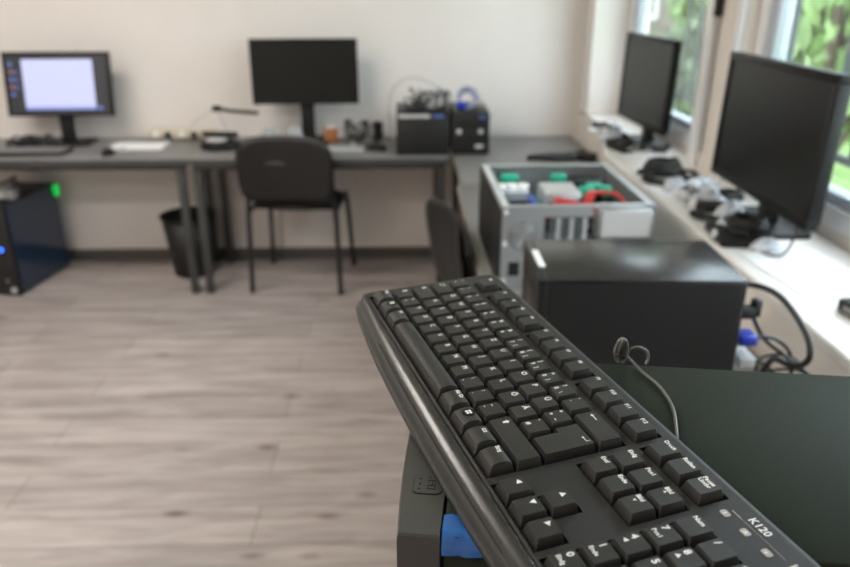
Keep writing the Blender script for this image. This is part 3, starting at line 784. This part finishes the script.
# ------------------------------------------------------------------ left floor tower
t = thing('computer_tower', 'black computer tower with blue glass side and blue light on the floor', 'computer', (-2.225, 3.60, 0), R(-8))
b = MB(); b.b2((.0, .012, .012), (.218, .455, .49), M_black, .003); b.build('case', t)
b = MB(); b.b2((.0, -.006, .005), (.222, .012, .495), M_blackm, .004); b.build('front_bezel', t)
b = MB(); b.b2((.2182, .02, .02), (.222, .45, .485), M_ltable); b.build('side_window', t, label='dark blue see-through side panel')
b = MB(); b.cyl((.166, -.008, .255), .011, .004, M_led_b, 'Y', 18); b.build('power_light', t, label='glowing blue light')
b = MB(); b.cyl((.190, -.008, .035), .015, .004, M_lgrey, 'Y', 20); b.build('badge', t, label='round silver badge')
b = MB(); b.cyl((.165, -.008, .085), .008, .004, M_grey, 'Y', 16); b.build('button', t)
b = MB(); b.b2((.2225, .42, .42), (.240, .455, .485), M_led_g, .006); b.build('fan_light', t, label='green glow at the rear')
t = thing('network_switch', 'white and grey device lying on top of the floor computer', 'device', (-2.14, 3.66, .4955))
b = MB(); b.box((0, .05, .022), (.20, .14, .044), M_lgrey, .008, rz=.2); b.build('housing', t)
b = MB(); b.box((.0, -.02, .007), (.10, .05, .014), M_white, .004); b.build('adapter', t)
b = MB(); b.tube([(.0, .12, .008), (.05, .2, .03), (.02, .28, .04), (-.04, .3, .01), (-.02, .2, .03), (.04, .16, .05)], .006, M_cable); b.tube([(.03, .12, .008), (.08, .16, .05), (.05, .24, .06), (0, .24, .03)], .005, M_cable); b.build('cord', t)
t = thing('adapter_box', 'small grey box beside the white device on the floor computer', 'device', (-2.00, 3.64, .4955))
b = MB(); b.box((0, .03, .025), (.05, .06, .05), M_grey, .006); b.build('housing', t)
b = MB(); b.tube([(0, .06, .03), (-.02, .14, .06), (-.06, .22, .04), (-.03, .30, .01)], .004, M_cable); b.build('cord', t)

# ------------------------------------------------------------------ monitors
def monitor(nm, w, h, zb, loc, rz, label, tilt=0., bez=.017, lit=False, base=(.24, .18), neckoff=0., thick=.028, group='desktop monitors', basez=.012):
    """origin on the surface below the panel centre, screen faces -y; zb = bottom of panel above it"""
    t = thing(nm, label, 'monitor', loc, rz, group)
    X = Matrix.Translation((0, 0, zb)) @ Matrix.Rotation(-tilt, 4, 'X')
    f = MB()
    for a, b in (((-w/2, 0, 0), (w/2, thick, bez)), ((-w/2, 0, h-bez), (w/2, thick, h)), ((-w/2, 0, bez), (-w/2+bez, thick, h-bez)), ((w/2-bez, 0, bez), (w/2, thick, h-bez))): f.b2(a, b, M_black, .002, X=X)
    f.build('bezel', t)
    s = MB(); s.b2((-w/2+bez, .004, bez), (w/2-bez, thick-.004, h-bez), M_scr_dark if lit else M_screen, X=X); so = s.build('screen', t)
    if lit:
        W, H = w-2*bez, h-2*bez
        def rect(m, x0, z0, x1, z1, y, nm_):
            return MB().b2((-W/2+x0*W, y, bez+z0*H), (-W/2+x1*W, y+.0006, bez+z1*H), m, X=X).build(nm_, so)
        rect(M_scr_win, .155, .11, .86, .93, .0028, 'open_window'); rect(M_scr_bar, .155, .06, .86, .11, .0028, 'title_bar')
        for k in range(5): rect(M_scr_blue if k % 2 == 0 else M_scr_red, .025, .30+.13*k, .06, .36+.13*k, .0028, 'icon')
        for k in range(3): rect(M_scr_blue, .075, .42+.13*k, .10, .47+.13*k, .0028, 'icon')
        rect(M_scr_blue, .88, .05, .925, .12, .0028, 'icon')
    b = MB(); b.b2((-w/2+.012, thick, .012), (w/2-.012, thick+.012, h-.012), M_blackm, .004, X=X); b.box((0, thick+.022, h*.5), (w*.55, .03, h*.5), M_blackm, .01, X=X); b.build('back_cover', t)
    nk = MB(); nk.b2((-.035, thick+.012, .008), (.035, thick+.042, zb+h*.45), M_blackm, .004); nk.build('stand_neck', t)
    bs = MB(); bs.prism(rrect(base[0], base[1], .02, 5, 0, thick+.027+neckoff), 0, basez, M_black); bs.build('stand_base', t)
    return t
monitor('computer_monitor', .535, .320, .150, (-1.785, 3.90, DZ), R(1.5), 'lit monitor showing a pale blue window on the left desk', .15, lit=True)
monitor('computer_monitor', .548, .325, .203, (-.522, 3.93, DZ), R(3), 'dark monitor above the black chair on the back wall desk', .02)
monitor('computer_monitor', .627, .367, .078, (.965, 1.98, .8705), R(-91.2), 'large black monitor nearest the camera on the window sill', .026, bez=.022, thick=.03, base=(.28, .13), neckoff=.0)
monitor('computer_monitor', .54, .36, .078, (.985, 3.14, .8705), R(-87), 'black monitor farther away on the window sill', .03, bez=.018, base=(.26, .12), neckoff=.0, thick=.025)

# small things ------------------------------------------------------
def keyboard_small(loc, rz, w, d, label, body_m=M_blackm, key_m=M_grey):
    t = thing('slim_keyboard', label, 'keyboard', loc, rz)
    MB().box((0, 0, .009), (w, d, .018), body_m, .004).build('case', t)
    k = MB(); nx = 18; dx = (w-.02)/nx
    for r_ in range(5):
        for i in range(nx): k.box((-w/2+.01+dx*(i+.5), -d/2+.018+(d-.03)/5*(r_+.4), .021), (dx*.84, (d-.03)/5*.8, .006), key_m)
    k.build('keycaps', t, kind='stuff')
keyboard_small((-1.92, 3.69, DZ), R(2), .46, .15, 'dark keyboard lying in front of the lit monitor')
keyboard_small((-.42, 3.675, DZ), R(1), .43, .135, 'grey keyboard lying between the chair and the dark monitor', M_grey, M_lgrey)
def mouse(loc, rz, label, m=M_black):
    t = thing('computer_mouse', label, 'mouse', loc, rz)
    n = 16; rings = []
    for z, k in ((0, .92), (.008, 1), (.018, .95), (.027, .78), (.033, .45), (.035, .08)):
        rings.append([(.031*k*math.cos(2*PI*i/n), .056*k*math.sin(2*PI*i/n)-.004*z*30, z) for i in range(n)])
    MB().loft(rings, m).build('shell', t)
    MB().cyl((0, .028, .031), .007, .006, M_grey, 'X', 14).build('scroll_wheel', t)
    MB().tube([(0, .054, .010), (.01, .09, .004), (.05, .13, .004), (.04, .17, .004)], .002, M_cable).build('cord', t)
mouse((-1.48, 3.66, DZ), R(8), 'black mouse beside the dark keyboard on the left desk')
mouse((-.15, 3.74, DZ), R(60), 'black mouse left of the stacked black computers')
def paper(loc, rz, label, w=.21, d=.297, n=1, grp='loose white papers'):
    t = thing('paper_sheet', label, 'paper', loc, rz, grp)
    for k in range(n):
        m = MB(); a = .12*k; Q = []
        nx = 6
        for i in range(nx):
            x0, x1 = -w/2+w*i/nx, -w/2+w*(i+1)/nx; f = lambda x: .0012*(1+math.sin(x*30+k))+.0008*k
            Q += [[(x0, -d/2, f(x0)+.0008), (x1, -d/2, f(x1)+.0008), (x1, d/2, f(x1)+.0008), (x0, d/2, f(x0)+.0008)]]
        m.quads(Q, M_paper); o = m.build('sheet', t, rot=(0, 0, a))
        sd = o.modifiers.new('s', 'SOLIDIFY'); sd.thickness = .0004
paper((-1.40, 3.86, DZ), R(88), 'white papers lying between the lit monitor and the black phone', .20, .28, 2)
t = thing('cable_tangle', 'black cables heaped behind the dark keyboard under the lit monitor', 'cables', (-1.98, 3.86, DZ))
b = MB(); random.seed(3)
for q in range(6):
    P = []; cx, cy, a0 = random.uniform(-.08, .10), random.uniform(-.03, .03), random.uniform(0, 6); rr = random.uniform(.03, .055)
    for i in range(10): P.append((cx+rr*1.3*math.cos(a0+i*.75), cy+rr*math.sin(a0+i*.75), .006+random.uniform(0, .05)))
    b.tube(P, .0045, M_cable, n=6, sub=4)
b.build('cord', t)
b = MB(); b.box((.02, .0, .018), (.11, .05, .034), M_blackm, .006, rz=.2); b.build('adapter', t)
t = thing('cable_tangle', 'dark cables heaped right of the orange box on the back wall desk', 'cables', (-.235, 3.84, DZ))
b = MB(); random.seed(9)
for q in range(6):
    P = []; cx, cy, a0 = random.uniform(-.07, .03), random.uniform(-.02, .03), random.uniform(0, 6); rr = random.uniform(.025, .045)
    for i in range(10): P.append((cx+rr*1.2*math.cos(a0+i*.75), cy+rr*.7*math.sin(a0+i*.75), .006+random.uniform(0, .12)))
    b.tube(P, .0038, M_cable if q % 3 else M_lgrey, n=6, sub=4)
b.build('cord', t)
# wall socket strip
t = thing('power_strip', 'beige power strip along the wall behind the white papers', 'power strip', (-1.22, 4.06, DZ))
MB().box((0, 0, .028), (.36, .05, .045), M_beige, .005).build('housing', t)
for k in range(5): MB().cyl((-.14+.07*k, -.027, .03), .018, .006, M_white, 'Y', 18).build('socket', t)
for k in (1, 3): MB().box((-.14+.07*k, -.042, .03), (.03, .03, .03), M_cable, .006).build('plug', t)
# desk phone-like device
t = thing('desk_phone', 'black rounded desk phone with a shiny front left of the chair', 'phone', (-.965, 3.80, DZ), R(-6))
n = 24
b = MB(); b.loft([[(.095*k*math.cos(2*PI*i/n), .08*k*math.sin(2*PI*i/n), z) for i in range(n)] for z, k in ((0, .95), (.01, 1.02), (.03, 1), (.045, .85), (.05, .6))], M_black); b.build('body', t)
b = MB(); b.loft([[(.06*k*math.cos(2*PI*i/n), -.03+.04*k*math.sin(2*PI*i/n), z) for i in range(n)] for z, k in ((.045, .95), (.054, .9), (.057, .6))], M_lgrey); b.build('display', t)
b = MB(); b.box((0, .03, .066), (.19, .04, .028), M_black, .012); b.build('handset', t)
t = thing('swing_arm', 'thin black swing arm standing left of the dark monitor', 'arm', (-.93, 3.93, DZ))
b = MB(); b.cyl((0, 0, .006), .04, .012, M_blackm); b.build('base', t)
b = MB(); b.tube([(0, 0, .01), (-.035, 0, .12), (-.055, 0, .170)], .005, M_lgrey, sub=3); b.build('rod', t)
b = MB(); b.tube([(-.075, 0, .185), (.02, -.02, .172), (.16, -.04, .165)], .010, M_blackm, sub=3); b.box((-.06, 0, .182), (.05, .03, .03), M_blackm, .008); b.build('boom', t)
b = MB(); b.tube([(-.07, 0, .178), (-.14, .02, .14), (-.20, .04, .10), (-.25, .06, .04)], .003, M_lgrey); b.build('cord', t)
# clear cups / bags behind monitor
def pouch(x, y, s, m, nm, lb, cat):
    t = thing(nm, lb, cat, (x, y, DZ), random.uniform(-.4, .4))
    n = 14; rings = []
    for z, k in ((0, .85), (.25, 1.05), (.55, .95), (.8, .75), (.95, .5), (1.0, .2)):
        rings.append([(s*.45*k*math.cos(2*PI*i/n)*(1+.15*math.sin(i*2.3+z*5)), s*.3*k*math.sin(2*PI*i/n)*(1+.15*math.cos(i*1.7+z*4)), z*s) for i in range(n)])
    MB().loft(rings, m).build('film', t)
    MB().box((0, 0, s*.97), (s*.5, .01, .012), m, .003).build('fold', t)
pouch(-.70, 3.80, .105, M_clear, 'plastic_bag', 'clear crumpled plastic bag left of the dark monitor stand', 'bag')
pouch(-.575, 3.80, .110, M_clear, 'plastic_bag', 'clear crumpled plastic bag just in front of the dark monitor stand', 'bag')
t = thing('small_box', 'small orange box right of the dark monitor stand', 'box', (-.40, 3.93, DZ))
MB().box((0, 0, .04), (.07, .04, .08), M_orange, .004).build('carton', t); MB().box((0, 0, .084), (.04, .035, .008), M_white, .002).build('lid', t)
def adapter(x, y, z, rz, lb, w=.045, d=.07, h=.09, m=M_blackm, curl=1.):
    t = thing('power_adapter', lb, 'adapter', (x, y, z), rz, 'power adapters')
    MB().box((0, 0, h/2), (w, d, h), m, .006).build('housing', t)
    MB().tube([(0, d/2-.004, h*.6), (.02*curl, d/2+.03, h*.7), (.05*curl, d/2+.02, h*.3), (.06*curl, 0, .004), (.04*curl, -.04, .004)], .003, M_cable).build('cord', t)
adapter(-.31, 3.94, DZ, .2, 'upright black adapter just right of the orange box', .035, .05, .12)
adapter(-.225, 3.97, DZ, -.3, 'upright black adapter second to the right of the orange box', .035, .05, .11)
adapter(-.155, 4.0, DZ, .5, 'upright black adapter closest to the stacked black computers', .04, .05, .10)
def pouch_white(x, y, z, lb, s=.05):
    t = thing('cable_plug', lb, 'plug', (x, y, z), random.uniform(-1, 1), 'white plugs')
    MB().box((0, 0, s*.35), (s, s*.7, s*.7), M_white, .006).build('housing', t)
    MB().tube([(s*.5, 0, s*.3), (s, .01, s*.8), (s*1.6, .03, s*.4), (s*1.8, .05, .003)], .003, M_white).build('cord', t)
pouch_white(-.27, 3.86, DZ, 'white plug in front of the upright black adapters')
# two black boxes with cables on the desk
t = thing('desktop_computer', 'black box computer with a silver strip, left of the stacked pair', 'computer', (-.050, 3.60, DZ))
MB().b2((0, .010, .006), (.262, .36, .205), M_black, .004).build('case', t)
MB().b2((.002, 0, .004), (.260, .0098, .180), M_blackm, .003).build('front_panel', t)
b = MB(); b.b2((.01, .002, .182), (.165, .012, .198), M_lgrey, .001); b.build('trim_strip', t, label='silver strip')
b = MB(); b.b2((.180, .002, .182), (.232, .012, .198), M_bluel, .001); b.build('label_strip', t, label='blue label')
b = MB()
for x in (.02, .24):
    for y in (.03, .33): b.cyl((x, y, .003), .010, .006, M_blackm)
b.build('foot', t)
t = thing('desktop_computer', 'black computer with open drive bays at the corner of the back desk', 'computer', (.222, 3.60, DZ))
MB().b2((0, .012, .006), (.185, .36, .208), M_black, .004).build('case', t)
b = MB(); b.b2((0, 0, .006), (.185, .0118, .205), M_blackm, .003); b.build('front_panel', t)
for z in (.135, .07): MB().b2((.012, -.003, z), (.172, .0002, z+.042), M_dark, .001).build('drive_bay', t)
for x in (.035, .14): MB().cyl((x, -.005, .118), .012, .006, M_lgrey, 'Y', 16).build('knob', t)
MB().b2((.115, -.005, .035), (.155, -.0002, .052), M_lgrey, .001).build('card_slot', t)
MB().b2((.13, -.004, .18), (.165, -.0001, .190), M_bluel).build('label_strip', t)
b = MB()
for x in (.02, .165):
    for y in (.03, .33): b.cyl((x, y, .003), .010, .006, M_blackm)
b.build('foot', t)
t = thing('cable_tangle', 'tangle of grey and black cables heaped on the left black computer', 'cables', (.055, 3.72, DZ+.205))
random.seed(21)
for nm_, m, k in (('black_cable', M_cable, 5), ('grey_cable', M_cableg, 5), ('pale_cable', M_lgrey, 3)):
    b = MB()
    for q in range(k):
        P = []; cx, cy, a0 = random.uniform(.0, .12), random.uniform(-.04, .10), random.uniform(0, 6); rr = random.uniform(.03, .06)
        for i in range(11): P.append((cx+rr*math.cos(a0+i*.75)*(1+.2*math.sin(i)), cy+rr*math.sin(a0+i*.75), .006+random.uniform(0, .085)))
        b.tube(P, .004, m, n=6, sub=4)
    b.build(nm_, t)
b = MB(); b.tube([(.03, .0, .03), (.10, -.01, .10), (.075, -.01, .125), (.00, -.01, .155), (-.07, -.01, .145), (-.125, -.01, .09), (-.14, .02, .0), (-.135, .06, -.10), (-.13, .12, -.17), (-.12, .18, -.198)], .006, M_lgrey); b.build('long_hose', t, label='pale grey cable arching up and left')
t = thing('black_adapter_pile', 'flat black adapters lying on the left black computer', 'adapter', (.025, 3.66, DZ+.205))
b = MB(); b.box((.02, .0, .012), (.10, .05, .024), M_blackm, .004, rz=.3); b.build('adapter', t)
b = MB(); b.box((.13, .02, .012), (.08, .05, .024), M_blackm, .004, rz=-.2); b.build('adapter', t)
t = thing('cable_coil', 'blue violet coiled network cable on the right black computer', 'cable', (.305, 3.74, DZ+.208))
b = MB()
for k in range(5):
    rr = .052-.004*k
    b.tube([(rr*math.cos(2*PI*i/16), -.01+.010*k, .004+rr*.98+rr*math.sin(2*PI*i/16)) for i in range(16)], .0035, mat('violet_cable', (.42, .42, .58), .5), closed=True, sub=2, n=6)
b.build('loops', t)
b = MB(); b.box((-.03, -.02, .018), (.045, .05, .034), M_blue, .006); b.build('blue_plug', t)
t = thing('cable_tangle', 'loose pale cables behind the blue coil on the right computer', 'cables', (.352, 3.80, DZ+.208))
b = MB()
for q in range(4): b.tube([(-.03+.02*q, -.05, .006), (.0, -.02+.02*q, .04), (.03, .02, .015+.01*q), (0, .05, .01), (-.03, .02*q, .02)], .004, M_lgrey, n=6)
b.build('cord', t)

# corner desk clutter
t = thing('black_bag', 'flat black cloth lying in the far corner of the side desk', 'cloth', (.72, 3.50, DZ))
b = MB(); n = 20
b.loft([[(.13*k*math.cos(2*PI*i/n)*(1+.12*math.sin(3*i)), .05*k*math.sin(2*PI*i/n)*(1+.1*math.cos(5*i)), z) for i in range(n)] for z, k in ((0, 1), (.010, 1.02), (.022, .85), (.028, .4))], M_blackm); b.build('fabric', t)
b = MB(); b.tube([(.10, .0, .02), (.15, .04, .035), (.12, .09, .02), (.05, .07, .01)], .004, M_cable); b.build('strap', t)
adapter(.865, 3.46, DZ, .9, 'black adapter wedged in the corner beside the flat black cloth', .05, .08, .04)

# sill clutter
SZ = .8706
random.seed(5)
def coil(x, y, r, n, lb, m=M_cable, plug=None, th=.0035, z=SZ):
    t = thing('coiled_cable', lb, 'cable', (x, y, z), random.uniform(0, 3), 'coiled cables on the window sill')
    b = MB(); P = []
    for i in range(n*12+1):
        a = 2*PI*i/12; q = i/(n*12)
        P.append((r*(1-.25*q)*math.cos(a)*(1+.06*math.sin(i*.9)), r*.75*(1-.2*q)*math.sin(a)*(1+.05*math.cos(i*.7)), th+q*th*2.2*n*.6+.0015*math.sin(i*1.9)+.002))
    b.tube(P, th, m, n=6, sub=2); b.build('loops', t)
    b = MB(); b.box((r*.9, .0, .012), (.035, .022, .016), plug or m, .004); b.build('plug', t)
    return t
def sheet(x, y, w, d, rz, lb, z=SZ): paper((x, y, z), rz, lb, w, d)
sheet(.925, 3.42, .10, .16, .3, 'white leaflet on the far end of the window sill')
sheet(.93, 2.70, .12, .20, -.4, 'white leaflet between the two cable heaps on the window sill')
sheet(.885, 2.30, .14, .22, .25, 'white leaflet under the cables left of the nearest sill monitor')
sheet(.95, 1.60, .20, .29, .1, 'large white sheet lying on the sill in front of the nearest monitor')
coil(.93, 3.50, .055, 3, 'black cable coil at the far end of the window sill')
coil(.91, 3.07, .07, 4, 'black cable coil right in front of the farther sill monitor')
coil(.945, 2.95, .06, 2, 'pale cable loop beside the farther sill monitor', M_lgrey, M_white)
coil(.90, 2.44, .085, 4, 'wide black cable coil left of the nearest sill monitor')
coil(.905, 2.20, .06, 3, 'pale cable coil among the black ones before the nearest monitor', M_lgrey, M_white)
coil(.905, 2.02, .075, 4, 'black cable coil at the foot of the nearest sill monitor')
coil(.93, 2.30, .05, 3, 'small black cable coil against the left corner of the nearest sill monitor')
def plate(x, y, w, d, h, rz, lb, m=M_black):
    t = thing('monitor_stand', lb, 'stand', (x, y, SZ), rz, 'flat black stands on the window sill')
    MB().prism(rrect(w, d, .012, 4), 0, h, m).build('plate', t)
    MB().box((0, 0, h+.006), (w*.3, d*.4, .012), M_blackm, .003).build('socket', t)
plate(.90, 3.00, .10, .16, .012, .2, 'flat black stand plate before the farther sill monitor')
plate(.885, 1.855, .13, .17, .014, -.1, 'flat black stand plate before the nearest sill monitor')
adapter(.93, 3.23, SZ, .4, 'black adapter lying at the foot of the farther sill monitor', .05, .09, .03)
adapter(.915, 2.10, SZ+.001, 1.2, 'black adapter lying between cable coils near the nearest monitor', .05, .10, .03)
adapter(.92, 2.62, SZ, .3, 'white adapter on the sill between the two monitors', .04, .06, .022, M_white)
for i, (x, y, lb) in enumerate(((.865, 2.25, 'white plug at the sill edge left of the nearest monitor'), (.87, 2.13, 'white plug at the sill edge beside the pale cable coil'), (.875, 2.36, 'white plug inside the wide black cable coil'), (.90, 3.33, 'white plug beside the far leaflet on the sill'))):
    pouch_white(x, y, SZ+.002, lb, .038)
def crumple(x, y, sz, lb, hgt=.03):
    t = thing('plastic_bag', lb, 'bag', (x, y, SZ), random.uniform(0, 3), 'crumpled clear bags on the window sill')
    n = 18; rings = []
    for z, k in ((0, 1), (.25, 1.05), (.6, .8), (.9, .5), (1.0, .15)):
        rings.append([(sz*k*math.cos(2*PI*i/n)*(1+.22*math.sin(i*2.3+z*7)), sz*.6*k*math.sin(2*PI*i/n)*(1+.22*math.cos(i*3.1+z*4)), z*hgt*(1+.25*math.sin(i*1.9)) if z else 0) for i in range(n)])
    MB().loft(rings, M_bag).build('film', t); MB().box((sz*.7, 0, hgt*.4), (.03, .03, .004), M_white, .001, rz=.5).build('tag', t)
M_bag = mat('glossy_clear_film', (.60, .64, .70), .12, noise=.3, nscale=50)
crumple(.985, 2.385, .060, 'crumpled clear bag at the pillar side of the wide black cable coil')
crumple(.985, 2.62, .045, 'crumpled clear bag beside the white adapter between the monitors', .022)
crumple(.90, 1.955, .045, 'crumpled clear bag between the coil and the stand plate by the nearest monitor')
crumple(.985, 3.46, .045, 'crumpled clear bag near the far leaflet on the sill')
coil(.99, 2.52, .05, 3, 'small black cable coil on the sill against the pillar')
coil(.865, 2.56, .045, 3, 'small black cable coil at the sill edge before the white adapter')
coil(.89, 2.50, .078, 5, 'thick black cable coil stacked on the wide coil near the pillar', M_cable, None, .0045, SZ+.032)
crumple(.89, 2.36, .055, 'crumpled clear bag lying inside the cables at the sill edge', .035)
crumple(.915, 2.14, .06, 'long crumpled clear bag below the left half of the nearest monitor', .04)
coil(.93, 1.90, .055, 4, 'black cable coil lying on the stand plate by the nearest monitor', M_cable, None, .0045, SZ+.014)
crumple(.90, 3.20, .06, 'crumpled clear bag at the foot of the farther monitor', .045)
coil(.93, 3.35, .05, 4, 'black cable coil beside the far leaflet on the sill', M_cable, M_silver, .0045)
coil(1.0, 2.22, .062, 4, 'black cable coil directly under the left end of the nearest monitor', M_cable, None, .0045)
crumple(.965, 2.27, .05, 'crumpled clear bag under the left corner of the nearest monitor', .035)
crumple(.945, 2.05, .045, 'crumpled clear bag under the middle of the nearest monitor', .04)
crumple(.915, 1.75, .035, 'small crumpled clear bag at the near corner of the nearest monitor', .03)
sheet(.90, 2.02, .12, .20, .1, 'white leaflet under the clutter before the nearest monitor')
sheet(.925, 2.88, .12, .16, .5, 'white leaflet beside the pale cable loop on the sill')
coil(1.01, 2.95, .05, 3, 'black cable coil behind the pale loop near the farther monitor')
t = thing('wall_clip', 'small pale clip on the sill edge before the nearest monitor', 'clip', (.815, 1.84, SZ))
MB().box((0, 0, .010), (.02, .012, .02), M_lgrey, .003).build('body', t); MB().cyl((0, 0, .024), .006, .010, M_lgrey, n=12).build('pin', t)
t = thing('display_cable', 'thin dark cable hanging in a loop under the near monitor corner', 'cable', (.94, 1.72, SZ))
MB().tube([(.03, .0, .085), (.02, -.01, .05), (-.01, -.03, .012), (-.04, .0, .003), (-.05, .08, .003), (-.02, .14, .004)], .003, M_cable).build('cord', t)
MB().box((.03, 0, .085), (.016, .03, .012), M_cable, .003).build('plug', t)
t = thing('router', 'small black box device at the near end of the window sill', 'device', (.952, 1.33, SZ), R(10))
MB().box((0, 0, .014), (.10, .12, .028), M_black, .005).build('housing', t)
MB().b2((-.051, -.04, .008), (-.0495, .04, .020), M_grey).build('port_row', t)

# ------------------------------------------------------------------ world, camera
w = bpy.data.worlds.new('sky'); S.world = w; w.use_nodes = True; nt = w.node_tree
bg = nt.nodes['Background']; tc = nt.nodes.new('ShaderNodeTexCoord'); n = nt.nodes.new('ShaderNodeTexNoise'); n.inputs['Scale'].default_value = 2.5
cr = nt.nodes.new('ShaderNodeValToRGB'); cr.color_ramp.elements[0].color = (.70, .84, 1, 1); cr.color_ramp.elements[1].color = (.95, .97, 1, 1)
nt.links.new(tc.outputs['Generated'], n.inputs['Vector']); nt.links.new(n.outputs['Fac'], cr.inputs[0]); nt.links.new(cr.outputs[0], bg.inputs['Color'])
bg.inputs['Strength'].default_value = 7.5

cam = bpy.data.cameras.new('camera'); co = bpy.data.objects.new('camera', cam); C.objects.link(co); S.camera = co
cam.sensor_width = 36; cam.lens = 735/850*36; cam.clip_start = .02; cam.clip_end = 200
co.location = (0, 0, 1.5); co.rotation_euler = (R(90-22.1), 0, R(-1.44))
cam.dof.use_dof = True; cam.dof.focus_distance = .488; cam.dof.aperture_fstop = 6.2; cam.dof.aperture_blades = 0
S.view_settings.view_transform = 'Standard'; S.view_settings.look = 'None'; S.view_settings.gamma = 1; S.view_settings.use_curve_mapping = False
S.view_settings.exposure = .12
S.cycles.use_denoising = True
S.cycles.max_bounces = 8; S.cycles.transparent_max_bounces = 12
